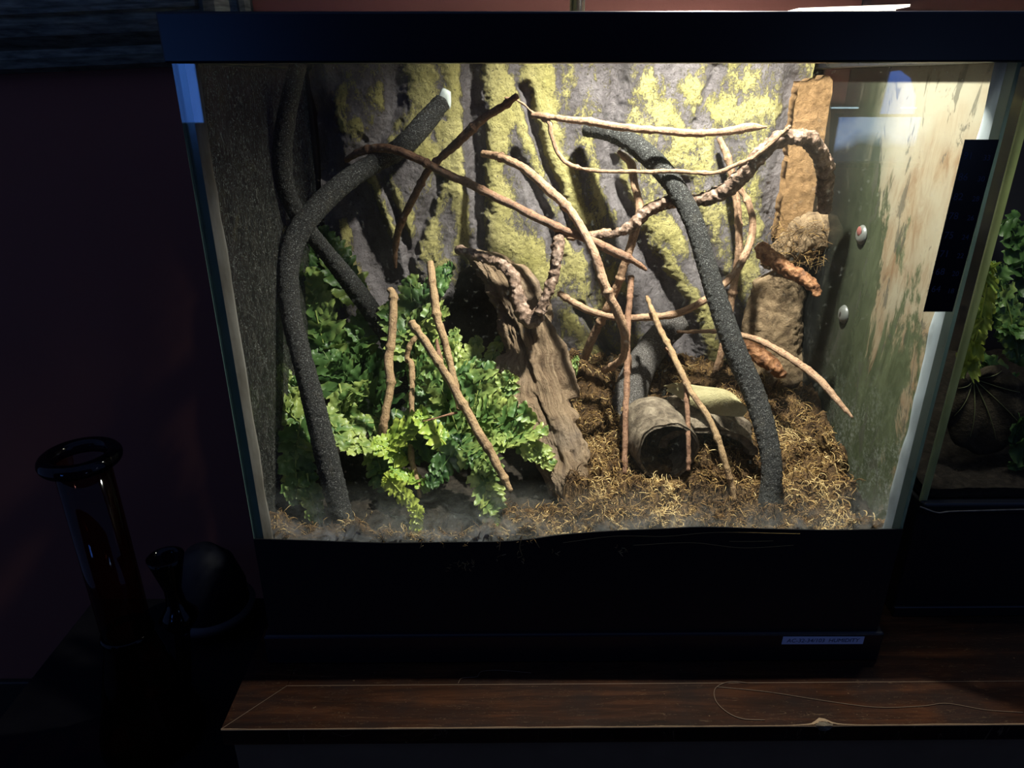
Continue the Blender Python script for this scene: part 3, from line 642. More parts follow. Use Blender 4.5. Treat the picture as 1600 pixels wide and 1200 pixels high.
# ---------------------------------------------------------------- vines, branches, twigs
def branch(name, lst, mat, label, cat, group=None, **k):
    pts, rad = pxpath(lst); V, Fc, uv = tube_mesh(pts, rad, **k)
    return tag(mk(name, V, Fc, M[mat], uv=uv), label, cat, group)
VK = dict(ns=40, step=.0013, rough=.0013, rscale=90)
v1 = branch('coated_vine', [(692, 158, .362, 13), (665, 190, .35, 16), (630, 228, .33, 16), (590, 252, .31, 15), (545, 280, .28, 16), (500, 320, .25, 17), (465, 365, .22, 18), (450, 420, .19, 17), (455, 490, .16, 16), (472, 560, .13, 16), (490, 630, .10, 17), (507, 700, .075, 18), (522, 760, .055, 18), (540, 828, .035, 16)], 'vine',
    'thick black sand-coated vine arching from upper centre down through the ferns on the left', 'vine', seed=1, **VK)
branch('coated_vine', [(466, 100, .235, 13), (450, 170, .225, 14), (441, 240, .22, 15), (448, 300, .225, 14), (475, 350, .245, 13), (510, 395, .27, 13), (550, 445, .295, 15), (590, 500, .315, 15), (620, 550, .30, 16), (636, 600, .285, 15), (640, 680, .25, 15)], 'vine',
    'black sand-coated vine rising in the dark back left corner and crossing behind the ferns', 'vine', seed=2, **VK)
v3 = branch('coated_vine', [(915, 203, .355, 10), (950, 207, .33, 13), (985, 222, .31, 15), (1025, 255, .28, 16), (1060, 300, .25, 15), (1085, 350, .225, 15), (1103, 410, .20, 15), (1125, 480, .17, 16), (1150, 550, .14, 17), (1180, 620, .11, 17), (1200, 690, .075, 16), (1206, 740, .055, 16), (1200, 796, .04, 16)], 'vine',
    'black sand-coated vine descending to the moss on the right of the terrarium', 'vine', seed=3, **VK)
branch('coated_vine', [(1062, 500, .345, 20), (1030, 530, .33, 22), (1000, 575, .30, 24), (980, 630, .265, 28), (965, 690, .235, 32), (955, 730, .21, 30)], 'vine_grey',
    'thick grey sand-coated stem leaning from the rock panel to the moss beside the bark tube', 'vine', seed=4, **VK)
a = P(690, 158, .36); V, Fc = lathe([(.0001, .004), (.008, .003), (.011, 0), (.009, -.004), (.0001, -.005)], (0, 0, 0), 20)
V = V[:, [0, 2, 1]]*np.array([.85, .9, 1.4]); V += .0035*fbm(V, 120, 3, 5)[:, None]*np.array([1, .3, 2.5]); mk('glue_patch', V+a+np.array([.005, .004, .002]), Fc, M['glue'], v1)

KK = dict(ns=24, step=.0016, rough=.0026, rscale=45, lump=.0024, lscale=30)
b1 = branch('knobbly_branch', [(1287, 330, .25, 10), (1290, 285, .235, 13), (1284, 245, .22, 14), (1265, 220, .21, 13), (1225, 216, .205, 12), (1190, 240, .21, 13), (1160, 272, .22, 13), (1128, 300, .235, 12), (1090, 313, .25, 10), (1050, 314, .26, 10), (1015, 328, .265, 10), (990, 352, .265, 10), (960, 364, .26, 6), (915, 368, .25, 5), (882, 364, .24, 6), (873, 378, .225, 10), (869, 402, .215, 10), (864, 435, .205, 9), (850, 470, .195, 8), (843, 490, .19, 9)], 'knob',
    'knobbly brown branch snaking from the upper right corner across to the driftwood', 'branch', seed=11, wob=.002, **KK)
branch('knobbly_branch', [(714, 390, .285, 7), (745, 398, .27, 8), (780, 410, .255, 9), (802, 430, .24, 10), (808, 460, .225, 11), (815, 485, .21, 12), (832, 500, .20, 13), (845, 488, .20, 10)], 'knob',
    'rough dark brown branch curling over the top of the driftwood slab', 'branch', seed=12, wob=.002, **KK)
branch('knobbly_branch', [(1187, 384, .25, 10), (1198, 398, .24, 13), (1222, 415, .225, 12), (1250, 432, .21, 11), (1270, 446, .20, 9), (1278, 462, .195, 5)], 'knob_red',
    'short rust-brown knobbly branch stub pointing right below the mossy ledge', 'branch', seed=13, **KK)
branch('knobbly_branch', [(1160, 528, .27, 10), (1180, 550, .255, 13), (1205, 570, .24, 12), (1225, 588, .23, 6)], 'knob_red',
    'short knobbly branch half hidden behind the right coated vine near the moss', 'branch', seed=14, **KK)

TK = dict(ns=12, step=.0016, rough=.0011, rscale=45, wob=.0016)
TW = [
 ([(540, 250, .33, 5), (560, 238, .32, 7), (590, 230, .305, 8), (625, 236, .29, 8), (660, 252, .28, 8), (710, 277, .265, 8), (780, 310, .25, 8), (850, 345, .235, 8), (920, 374, .22, 8), (965, 395, .215, 9), (990, 408, .21, 6), (1010, 422, .21, 3)], 'twig_red', 'long reddish vine sloping from upper left down to the centre', 5),
 ([(618, 418, .33, 3), (618, 385, .325, 6), (628, 345, .315, 7), (650, 300, .30, 7), (672, 262, .285, 7), (705, 232, .27, 8), (722, 214, .26, 9), (755, 185, .25, 8), (790, 162, .24, 7), (808, 148, .235, 6)], 'twig_red', 'woody vine rising diagonally to a broken tip near the top centre', 6),
 ([(755, 240, .36, 6), (785, 247, .33, 8), (820, 265, .30, 8), (860, 300, .265, 9), (895, 335, .23, 8), (920, 375, .205, 8), (938, 420, .185, 9), (945, 448, .175, 9), (965, 490, .17, 9), (976, 525, .18, 8), (972, 560, .20, 7), (945, 580, .24, 7)], 'twig', 'pale thick vine arching from the rock panel down through the centre to a hooked end', 4),
 ([(832, 180, .30, 6), (870, 185, .285, 6), (925, 190, .27, 7), (985, 200, .26, 7), (1075, 208, .25, 7), (1130, 207, .25, 7), (1170, 200, .25, 8), (1198, 198, .25, 2)], 'twig', 'straight pale stick lying nearly level just under the top right rim', 5),
 ([(790, 152, .30, 2), (812, 158, .30, 2), (835, 178, .298, 2.5), (858, 192, .29, 5), (862, 212, .285, 4), (886, 255, .27, 4), (945, 268, .26, 3.5), (1030, 268, .25, 4), (1110, 271, .235, 4), (1150, 258, .22, 4), (1190, 237, .20, 4), (1232, 200, .19, 4)], 'twig', 'thin pale tendril running level below the top stick then rising to the right', 9),
 ([(967, 236, .33, 4), (985, 255, .32, 8), (993, 290, .30, 7), (1000, 330, .28, 8), (990, 370, .27, 8), (970, 430, .27, 8), (950, 480, .28, 8), (925, 530, .30, 8), (908, 575, .32, 8)], 'twig', 'pale stick crossing the centre from behind the black vine down to the left', 5),
 ([(873, 458, .27, 6), (905, 478, .265, 7), (950, 493, .26, 6), (1010, 497, .255, 7), (1060, 490, .25, 7), (1105, 467, .245, 7), (1137, 440, .25, 7), (1162, 405, .265, 7), (1177, 362, .285, 7), (1170, 320, .30, 6), (1152, 285, .31, 5)], 'twig', 'curved brown vine sweeping in a U behind the right black vine', 4),
 ([(1124, 216, .36, 5), (1138, 250, .35, 7), (1150, 310, .34, 7), (1154, 370, .335, 7), (1148, 440, .33, 7), (1132, 530, .325, 7), (1112, 600, .32, 5)], 'twig', 'upright vine against the panel between the right black vine and the cork column', 4),
 ([(985, 432, .29, 6), (982, 500, .25, 6), (980, 580, .20, 6), (977, 650, .15, 5.5), (975, 740, .10, 5)], 'twig_red', 'thin upright stick in front of the grey stem, the taller of the two', 3),
 ([(983, 555, .285, 4), (986, 610, .27, 5), (990, 650, .255, 5), (988, 662, .25, 5)], 'twig_red', 'short thin stick beside the grey stem, the shorter of the two', 2),
 ([(1012, 462, .27, 3), (1020, 490, .25, 5), (1045, 540, .205, 5.5), (1065, 585, .165, 6), (1085, 620, .13, 5.5), (1115, 668, .095, 6), (1132, 720, .07, 6), (1150, 785, .05, 6)], 'twig_tan', 'tan stick slanting over the dried leaf down to the moss', 5),
 ([(1040, 545, .22, 3), (1062, 575, .19, 4.5), (1074, 610, .15, 5), (1074, 680, .105, 4.5), (1075, 735, .08, 4)], 'twig_red', 'thin upright twig standing in front of the bark tube opening', 3),
 ([(1058, 518, .30, 3), (1110, 518, .285, 4), (1155, 524, .25, 5), (1185, 532, .225, 6), (1230, 556, .18, 6.5), (1275, 590, .13, 7), (1305, 622, .10, 6), (1333, 652, .075, 2)], 'twig', 'pale stick jutting out towards the right glass with a sharp tip', 3),
 ([(608, 450, .25, 6), (615, 465, .245, 8), (613, 520, .22, 8), (608, 565, .20, 9), (611, 600, .18, 8), (602, 650, .155, 8), (592, 690, .135, 8)], 'twig_tan', 'upright tan stick among the ferns, leftmost of the bare sticks', 4),
 ([(671, 410, .24, 7), (677, 450, .22, 8), (684, 500, .195, 8), (697, 545, .175, 7), (710, 600, .15, 7), (717, 640, .13, 5)], 'twig_tan', 'speckled brown stick leaning behind the crossing fern stick', 4),
 ([(643, 504, .15, 8), (668, 540, .135, 8), (700, 590, .11, 8), (722, 632, .09, 9), (760, 695, .06, 9), (778, 730, .045, 8), (797, 768, .03, 6)], 'twig_tan', 'thick tan stick crossing the ferns diagonally down to the right', 5),
 ([(652, 524, .20, 4), (640, 540, .195, 5), (636, 562, .19, 5), (642, 572, .18, 6), (643, 640, .14, 5), (643, 710, .10, 6), (650, 745, .08, 5), (656, 778, .06, 4)], 'twig_tan', 'thin crooked upright stick in front of the middle ferns', 3),
 ([(683, 530, .23, 3), (687, 555, .215, 5), (692, 585, .20, 5), (694, 620, .18, 4)], 'twig_red', 'short dark stick beside the speckled brown stick in the ferns', 2),
 ([(715, 645, .09, 2.5), (690, 650, .075, 2), (660, 658, .06, 1.2)], 'twig_red', 'tiny side twig sticking left from the thick tan stick', 0),
 ([(1235, 205, .21, 4), (1225, 214, .21, 4), (1212, 222, .212, 4)], 'twig', 'short orange stub beside the knobbly branch near the top right', 0),
 ([(885, 372, .26, 5), (905, 370, .262, 6), (925, 368, .264, 8), (955, 362, .262, 6)], 'twig', 'pale peeled stub lying along the knobbly branch at the centre', 2),
]
for i, (lst, mt, lab, kn) in enumerate(TW):
    if i == 19: lst = [(1234, 196, .19, 3), (1228, 205, .195, 4), (1220, 214, .20, 4)]
    branch('vine_twig', [(a_, b_, c_, d_*.84) for a_, b_, c_, d_ in lst], mt, lab, 'stick', 'dry sticks and vines in the terrarium', seed=30+i, knots=kn, **TK)

# ---------------------------------------------------------------- driftwood slab
rows = [ # left px, right px, y, Ymid
 (716, 728, 392, .31), (722, 790, 405, .305), (738, 822, 422, .295), (752, 842, 445, .28), (765, 862, 475, .262), (772, 876, 505, .245), (772, 888, 540, .225), (780, 896, 575, .205), (792, 903, 610, .185), (806, 908, 645, .155), (822, 913, 680, .130), (838, 917, 715, .105), (856, 918, 750, .082), (866, 918, 800, .060)]
rr = np.array(rows, float); t0 = np.linspace(0, 1, 14); t1 = np.linspace(0, 1, 240)
Lp, Rp, yp, Yp = [np.interp(t1, t0, rr[:, k]) for k in range(4)]
jag = 5*fbm(np.c_[t1*3, t1*0, t1*0], 9, 4, 3); Lp = Lp+jag*1.4; Rp = Rp+4*fbm(np.c_[t1*3, t1*0+4, t1*0], 9, 3, 7)
nu, nv = 240, 150; ang = np.linspace(0, 2*math.pi, nv, endpoint=False); V = np.zeros((nu, nv, 3)); uv = np.zeros((nu, nv, 2))
for i in range(nu):
    A, B = P(Lp[i], yp[i], Yp[i]), P(Rp[i], yp[i], Yp[i]); c = (A+B)/2; hw = (B[0]-A[0])/2; dp = min(.026, hw*.9)
    ca, sa = np.cos(ang), np.sin(ang)
    V[i, :, 0] = c[0]+hw*np.sign(ca)*np.abs(ca)**.75; V[i, :, 1] = c[1]+.014+dp*sa*np.abs(sa)**.1*np.where(sa > 0, 1.2, 1.); V[i, :, 2] = c[2]
    uv[i, :, 0] = V[i, :, 0]-c[0]+.3*t1[i]*.0; uv[i, :, 1] = t1[i]*.5
q = np.stack([V[..., 0]-np.linspace(V[0, :, 0].mean(), V[-1, :, 0].mean(), nu)[:, None], V[..., 1]*.5, V[..., 2]*.10], -1)
gr = fbm(q, 60, 5, 21, .6); disp = .012*gr-.013*sstep(.10, .38, fbm(q, 38, 3, 91))+.004*fbm(V, 25, 3, 2)
cen = V.mean(1, keepdims=True); dr = V-cen; dr[..., 2] = 0; dr /= np.linalg.norm(dr, axis=2)[..., None]+1e-9
V = V+dr*disp[..., None]*sstep(0, .06, t1)[:, None, None]
V[0] = V[0].mean(0)+(V[0]-V[0].mean(0))*.4
Vf = np.vstack([V.reshape(-1, 3), V[0].mean(0), V[-1].mean(0)]); k = nu*nv
Fc = [tuple(reversed(f)) for f in gridfaces(nu, nv, True)]+[(k, j, (j+1) % nv) for j in range(nv)]+[(k+1, (nu-1)*nv+(j+1) % nv, (nu-1)*nv+j) for j in range(nv)]
tag(mk('driftwood_slab', Vf, Fc, M['wood'], uv=np.vstack([uv.reshape(-1, 2), [[0, 0], [0, .5]]])), 'large cracked brown driftwood slab leaning back in the centre of the terrarium', 'driftwood')

def lump(name, mat, lab, cat, cpts, ns=48, step=.003, amp=.006, sc_=24, sy=1., seed=0, amp2=.0045, **k):
    """blobby solid along pixel path with elliptical section"""
    pts, rad = pxpath(cpts); V, Fc, uv = tube_mesh(pts, rad, ns=ns, step=step); n = len(V)
    d = amp*fbm(V, sc_, 4, seed)+amp2*fbm(V, sc_*5, 3, seed+4)-.004*np.abs(fbm(V*np.array([1, 1, 2.]), sc_*2, 3, seed+8))
    C = catmull(np.array(pts), (n-2)//ns); ctr = np.vstack([np.repeat(C, ns, 0), C[:1], C[-1:]])
    dr = V-ctr; V = V+dr/(np.linalg.norm(dr, axis=1)[:, None]+1e-9)*d[:, None]; V[:, 1] = ctr[:, 1]+(V[:, 1]-ctr[:, 1])*sy
    return tag(mk(name, V, Fc, M[mat], uv=uv), lab, cat, **k)
lump('slab_shade_lump', 'soil', 'dark lump behind the ferns standing in for the shaded left side of the driftwood', 'bark', [(735, 425, .345, 14), (738, 470, .34, 34), (742, 540, .33, 48), (750, 620, .30, 55), (760, 700, .26, 50)], seed=5, sy=.6)  # added dark solid, puts the slab's shaded left flank into soil colour
lump('clay_column', 'cork', 'rough brown clay and root column standing at the back right under the ledge', 'column',
     [(1212, 438, .345, 38), (1212, 470, .345, 44), (1208, 510, .34, 46), (1206, 550, .335, 46), (1210, 600, .325, 46)], seed=6, sy=.7, amp=.008)
lump('moss_ledge', 'cork', 'ragged root-covered ledge jutting over the clay column at the back right', 'ledge',
     [(1190, 412, .345, 12), (1215, 398, .335, 26), (1245, 380, .33, 34), (1272, 368, .325, 36), (1292, 374, .32, 26), (1303, 388, .315, 12)], seed=8, sy=.6, amp=.020, amp2=.006)
# fibres on the ledge
mb = MB()
for i in range(260):
    a_, b_ = random.uniform(1205, 1298), random.uniform(345, 415); p = P(a_, b_, random.uniform(.295, .325)); d = np.array([random.gauss(0, 1), random.gauss(-.3, .4), random.gauss(0, .8)]); pts = [p]
    for k in range(5): d = d+np.array([random.gauss(0, .5), random.gauss(0, .4), random.gauss(-.1, .5)]); p = p+d/np.linalg.norm(d)*.0034; pts.append(p)
    V, Fc, uv = tube_mesh(pts, [.00035]*6, ns=3, step=.003, ends=False); mb.add(V, Fc, a=random.uniform(.0, .7))
tag(mb.build('root_fibres', M['moss'], smooth=True), 'wispy brown root fibres clinging to the ledge at the back right', 'fibre', kind='stuff')
# cork sheet strip in the back right corner
a, b_, c, d = P(1246, 128, .372), P(1300, 122, .372), P(1212, 372, .372), P(1284, 372, .372)
nu, nv = 90, 40; S, Tt = np.meshgrid(np.linspace(0, 1, nu), np.linspace(0, 1, nv), indexing='ij')
top = a[None, None]*(1-Tt[..., None])+b_[None, None]*Tt[..., None]; bot = c[None, None]*(1-Tt[..., None])+d[None, None]*Tt[..., None]; V = top*(1-S[..., None])+bot*S[..., None]
V[..., 1] += .003*fbm(V, 60, 4, 2)-.003; V[0, :, 2] += .010*np.abs(fbm(V[0], 70, 3, 4)); V[:, 0, 0] += .006*fbm(V[:, 0], 60, 3, 3)
B_ = V.copy(); B_[..., 1] = .41; Vf = np.vstack([V.reshape(-1, 3), B_.reshape(-1, 3)]); k = nu*nv
rim = [i*nv for i in range(nu)]+[(nu-1)*nv+j for j in range(1, nv)]+[i*nv+nv-1 for i in range(nu-2, -1, -1)]+[j for j in range(nv-2, 0, -1)]
Fc = gridfaces(nu, nv)+[tuple(reversed([i+k for i in f])) for f in gridfaces(nu, nv)]+[(rim[(i+1) % len(rim)], rim[i], rim[i]+k, rim[(i+1) % len(rim)]+k) for i in range(len(rim))]
tag(mk('cork_sheet', Vf, Fc, M['foam']), 'flat brown cork strip fixed upright beside the rock panel at the back right', 'cork')

# ---------------------------------------------------------------- hide, bark piece, dried leaf
def shell(name, mat, lab, cat, c, ax, r, L, t, a0=0, a1=2*math.pi, seed=0, sq=1., amp=.003):
    ax = np.array(ax, float); ax /= np.linalg.norm(ax); s = np.cross(ax, [0, 0, 1]); s /= np.linalg.norm(s); u_ = np.cross(s, ax)
    na, nl = 56, 40; full = abs(a1-a0-2*math.pi) < 1e-3; A = np.linspace(a0, a1, na, endpoint=not full); Ls = np.linspace(0, L, nl)
    def surf(rad):
        V = np.zeros((nl, na, 3))
        for i, l in enumerate(Ls): V[i] = c+ax*l+(s*np.cos(A)[:, None]+u_*np.sin(A)[:, None]*sq)*(rad+amp*fbm(np.c_[np.cos(A)*.03+l, np.sin(A)*.03, A*0+l], 40, 4, seed)[:, None])
        return V
    O, I = surf(r), surf(r-t); O[0] += ax*.004*fbm(O[0], 120, 3, seed)[:, None]; n = nl*na
    f = gridfaces(nl, na, full); Fc = f+[tuple(reversed([i+n for i in q])) for q in f]
    m_ = na if full else na-1
    Fc += [(j, (j+1) % na, n+(j+1) % na, n+j) for j in range(m_)]+[((nl-1)*na+(j+1) % na, (nl-1)*na+j, n+(nl-1)*na+j, n+(nl-1)*na+(j+1) % na) for j in range(m_)]
    if not full:
        for j in (0, na-1): Fc += [(i*na+j, (i+1)*na+j, n+(i+1)*na+j, n+i*na+j) for i in range(nl-1)]
    return tag(mk(name, np.vstack([O.reshape(-1, 3), I.reshape(-1, 3)]), Fc, M[mat]), lab, cat)
hc = P(1044, 707, .105)
shell('bark_tube', 'hide', 'hollow grey bark tube with dark round opening facing front, half buried in moss', 'hide', hc, (-.12, 1, .02), .0415, .085, .004, seed=3, amp=.006)
hc2 = P(1098, 712, .135)
shell('bark_arch', 'hide', 'curved brown bark piece arched over a dark hollow under the dried leaf', 'bark', hc2, (.1, 1, .12), .070, .085, .012, a0=.1, a1=2.9, seed=9, sq=.72, amp=.020)
# dried leaf
A, B = P(1040, 606, .20), P(1160, 640, .10); mid = (A+B)/2+np.array([0, 0, .004])
nu, nv = 50, 24; U = np.linspace(0, 1, nu); Vv = np.linspace(-1, 1, nv); V = []
for u_ in U:
    s = np.array([-.12+.2*u_, -.72, -.55-.35*u_]); s /= np.linalg.norm(s)
    c = A*(1-u_)**2+mid*2*u_*(1-u_)+B*u_**2; wd = .024*min(1, math.sin(math.pi*min(1, .04+u_*.93)))**.5*(.40+.62*u_)
    for v_ in Vv: V.append(c+s*wd*v_+np.array([0, -.004, .006])*(1-v_*v_)*(.5+u_)+np.array([.003*math.sin(v_*3+u_*6), 0, .002*math.sin(u_*9)]))
V = np.array(V); Vb = V-np.array([0, 0, .0008]); k = len(V)
lf = mk('dried_leaf', np.vstack([V, Vb]), gridfaces(nu, nv)+[tuple(reversed([i+k for i in f])) for f in gridfaces(nu, nv)], M['leafdry'])
tag(lf, 'smooth dried olive-brown leaf lying on the bark piece in the moss', 'leaf')

# ---------------------------------------------------------------- ferns
def frond(mb, RB_, base, tip, width, npn, tone, face=(0, -.75, .65), sag=.12, seed=0, wave=1., taper=.9, flutter=1.):
    rs = np.random.default_rng(seed); base, tip = np.asarray(base), np.asarray(tip); L = np.linalg.norm(tip-base); t = (tip-base)/L
    n = np.array(face, float)+rs.normal(0, .15, 3); n -= t*(n@t); n /= np.linalg.norm(n); s = np.cross(t, n)
    mid = (base+tip)/2+n*sag*L*.5+s*rs.normal(0, .05)*L
    def C(u): return base*(1-u)**2+mid*2*u*(1-u)+tip*u*u
    U = np.linspace(0, 1, 26); Cs = np.array([C(u) for u in U])
    V, Fc, uv = tube_mesh(Cs[::3], np.linspace(.0015, .0005, len(Cs[::3])), ns=5, step=.006); RB_.add(V, Fc, a=tone+.38)
    sp = L/npn
    for i in range(npn):
        for side in (-1, 1):
            u = .06+.90*(i+.5*(side > 0)*.6)/npn; c = C(u); tt = C(min(1, u+.02))-C(max(0, u-.02)); tt /= np.linalg.norm(tt); ss = np.cross(tt, n)
            prof = (math.sin(math.pi*min(1, (u*.80+.16)))**.55)*(1-.25*u)
            ln = width*prof*(1+rs.normal(0, .09)); wd = sp*.70*(1+.2*rs.normal())
            fw = .30+.55*u+rs.normal(0, .08); dirv = ss*side+tt*fw; dirv /= np.linalg.norm(dirv); cr = np.cross(dirv, n); cr /= np.linalg.norm(cr)
            na, nb = 13, 5; ph = rs.uniform(0, 6.28); cup = rs.normal(.15, .35)*flutter; drop = rs.normal(-.12, .12)*flutter; pv = []; at = []
            tp = tone+rs.normal(0, .10)
            for a in range(na):
                q = a/(na-1); w_ = wd*(1.0-.30*q)*(1-(q**5)*.85)*(1+.16*math.sin(q*19+ph))
                for b in range(nb):
                    r_ = (b/(nb-1))*2-1; edge = abs(r_)
                    h = .10*ln*drop*8*q*q*.5+cup*w_*r_*r_+wave*.17*wd*edge*math.sin(q*15+ph+1.9*r_)+.10*wd*math.sin(q*5+ph*2)
                    pv.append(c+dirv*ln*q*(1+.05*math.sin(r_*4+ph))+cr*w_*r_+n*h); at.append(tp+.22*q+.12*edge)
            mb.add(pv, gridfaces(na, nb), a=np.array(at))
def plant(name, lab, fronds, mat='fern', group='ferns in the terrarium', cat='fern', seed0=0, crown=None):
    b0 = crown if crown is not None else P(*fronds[0][0])
    pl = empty(name, b0, lab, cat, group)
    for i, (bp, tp, wpx, npn, tone, kw) in enumerate(fronds):
        B, T_ = P(*bp), P(*tp); mb = MB(); rb_ = MB(); frond(mb, rb_, B, T_, wpx*scale_at((B+T_)/2), npn, tone, seed=seed0+i, **kw)
        fo = mb.build('frond', M[mat], pl, smooth=True); rb_.build('midrib', M[mat], fo, smooth=True)
    return pl
K = {}; DN = dict(face=(.1, -.9, .4)); UPF = dict(face=(0, -.35, .95)); RT_ = dict(face=(.5, -.6, .6))
plant('fern', 'tall fern with broad wavy green fronds growing up the back left behind the black vines', [
 ((520, 600, .27), (476, 418, .30), 52, 11, .52, K), ((535, 480, .335), (498, 352, .36), 38, 8, .30, K), ((560, 470, .335), (515, 372, .35), 40, 7, .34, K),
 ((560, 610, .28), (575, 478, .32), 42, 8, .38, K), ((540, 600, .26), (450, 520, .30), 34, 8, .34, K), ((585, 620, .27), (640, 500, .30), 40, 8, .22, K), ((560, 640, .24), (500, 540, .27), 44, 8, .26, DN), ((600, 640, .25), (560, 560, .25), 44, 7, .14, DN), ((520, 560, .29), (470, 360, .345), 34, 12, .28, K)], seed0=100, crown=on_ground(570, 660))
plant('fern', 'low fern with pale green fronds in the front left corner against the left glass', [
 ((475, 680, .14), (436, 566, .18), 24, 9, .62, K), ((480, 670, .14), (424, 622, .13), 32, 6, .52, UPF), ((475, 690, .13), (418, 688, .11), 34, 5, .55, UPF), ((470, 655, .12), (468, 792, .05), 40, 9, .40, DN),
 ((480, 740, .07), (500, 820, .04), 24, 5, .46, DN), ((500, 640, .15), (548, 700, .10), 34, 6, .58, UPF), ((480, 640, .16), (455, 590, .17), 30, 6, .34, K)], seed0=200, crown=on_ground(478, 770))
plant('fern', 'fern with fan-tipped fronds spreading behind the leftmost bare stick', [
 ((520, 640, .19), (580, 605, .15), 34, 6, .55, UPF), ((530, 600, .20), (542, 690, .14), 34, 6, .60, DN), ((590, 640, .20), (520, 560, .22), 44, 8, .26, DN), ((600, 660, .17), (530, 668, .13), 34, 7, .52, UPF),
 ((610, 700, .13), (540, 700, .10), 30, 6, .66, UPF), ((620, 640, .19), (590, 740, .11), 42, 8, .34, DN), ((580, 690, .13), (600, 770, .08), 30, 7, .40, DN)], seed0=300, crown=on_ground(575, 740))
plant('fern', 'fern behind the sticks with fronds reaching up towards the driftwood top', [
 ((650, 560, .28), (640, 428, .33), 38, 9, .42, K), ((640, 520, .29), (708, 408, .335), 30, 9, .34, K), ((630, 520, .29), (700, 480, .27), 36, 7, .50, UPF), ((640, 560, .27), (602, 470, .31), 34, 7, .44, K), ((660, 600, .25), (675, 500, .28), 30, 7, .50, K),
 ((700, 620, .23), (712, 506, .275), 22, 8, .62, K), ((720, 620, .24), (748, 522, .275), 24, 7, .66, K), ((740, 640, .23), (790, 515, .275), 20, 8, .62, K), ((640, 600, .22), (690, 560, .22), 34, 7, .30, UPF), ((690, 600, .235), (760, 570, .23), 36, 8, .30, UPF)], seed0=400, crown=on_ground(690, 650))
plant('fern', 'dense fern with green and lime fronds crowding the left side of the driftwood', [
 ((720, 690, .15), (668, 560, .16), 40, 8, .46, K), ((730, 690, .15), (760, 562, .19), 44, 9, .48, K), ((740, 690, .15), (805, 580, .18), 38, 9, .62, K), ((740, 690, .14), (830, 640, .13), 44, 8, .48, UPF), ((750, 700, .13), (862, 672, .10), 30, 9, .60, UPF),
 ((790, 670, .13), (868, 735, .08), 26, 8, .62, DN), ((730, 680, .13), (786, 620, .13), 40, 7, .56, UPF), ((720, 700, .13), (740, 640, .12), 44, 6, .50, UPF), ((760, 650, .16), (800, 690, .11), 34, 6, .62, DN), ((700, 680, .15), (640, 610, .17), 40, 7, .30, K)], seed0=500, crown=on_ground(735, 730))
plant('fern', 'lime green fern hanging down in front of the soil below the middle sticks', [
 ((600, 700, .10), (668, 640, .11), 34, 7, .68, UPF), ((700, 700, .10), (648, 646, .10), 30, 8, .62, UPF), ((640, 720, .10), (580, 690, .09), 30, 7, .66, UPF), ((600, 740, .07), (655, 800, .035), 20, 9, .88, DN), ((655, 790, .03), (652, 838, .015), 16, 5, .95, DN),
 ((620, 760, .07), (596, 752, .06), 14, 4, .85, DN), ((670, 760, .08), (608, 735, .07), 30, 6, .5, UPF)], 'fern_bright', seed0=600, crown=on_ground(630, 770))
plant('fern', 'dark green fern with drooping fronds low in front between the middle sticks', [
 ((730, 680, .10), (670, 765, .05), 28, 8, .22, DN), ((700, 690, .10), (745, 720, .07), 34, 6, .36, DN), ((735, 700, .09), (775, 740, .05), 34, 6, .50, DN), ((745, 730, .07), (780, 800, .025), 34, 7, .52, DN), ((690, 660, .12), (640, 720, .10), 40, 7, .24, DN), ((760, 780, .04), (775, 835, .015), 20, 5, .75, DN)], seed0=700, crown=on_ground(720, 780))
plant('fern', 'tiny green sprig growing beside the right edge of the driftwood', [((908, 598, .29), (897, 556, .30), 13, 6, .62, K), ((905, 598, .285), (916, 570, .30), 12, 5, .5, K)], seed0=800, crown=on_ground(908, 610))
# thin stems below front ferns
# ---------------------------------------------------------------- cups on the right glass
for (a_, b_, red, lab) in ((1345, 367, 1, 'oval rubber cup with a reddish tint on the right glass'), (1317, 491, 0, 'oval grey rubber cup with a dark slit, lower on the right glass')):
    c = PX(a_, b_, TX1-.012); e = empty('suction_cup', c, lab, 'suction cup', 'suction cups on the right glass')
    V, Fc = lathe([(.0001, .0035), (.006, .0038), (.010, .002), (.0125, -.001), (.0125, -.0018), (.0001, -.0018)], (0, 0, 0), 28)
    R_ = V[:, [2, 0, 1]]*np.array([-1, 1, 1]); mk('rubber_disc', R_+c, Fc, M['cup'], e)
    if red: V, Fc = lathe([(.0001, .005), (.004, .0048), (.006, .0036)], (0, 0, 0), 20)
    else: V, Fc = lathe([(.0001, .0046), (.0012, .0044), (.0016, .0038)], (0, 0, 0), 16)
    R_ = V[:, [2, 0, 1]]*np.array([-1, 1, 2.4 if not red else 1]); mk('centre_mark', R_+c+np.array([0, -.001 if red else 0, .005 if red else 0]), Fc, M['cup_red'] if red else M['soil'], e)

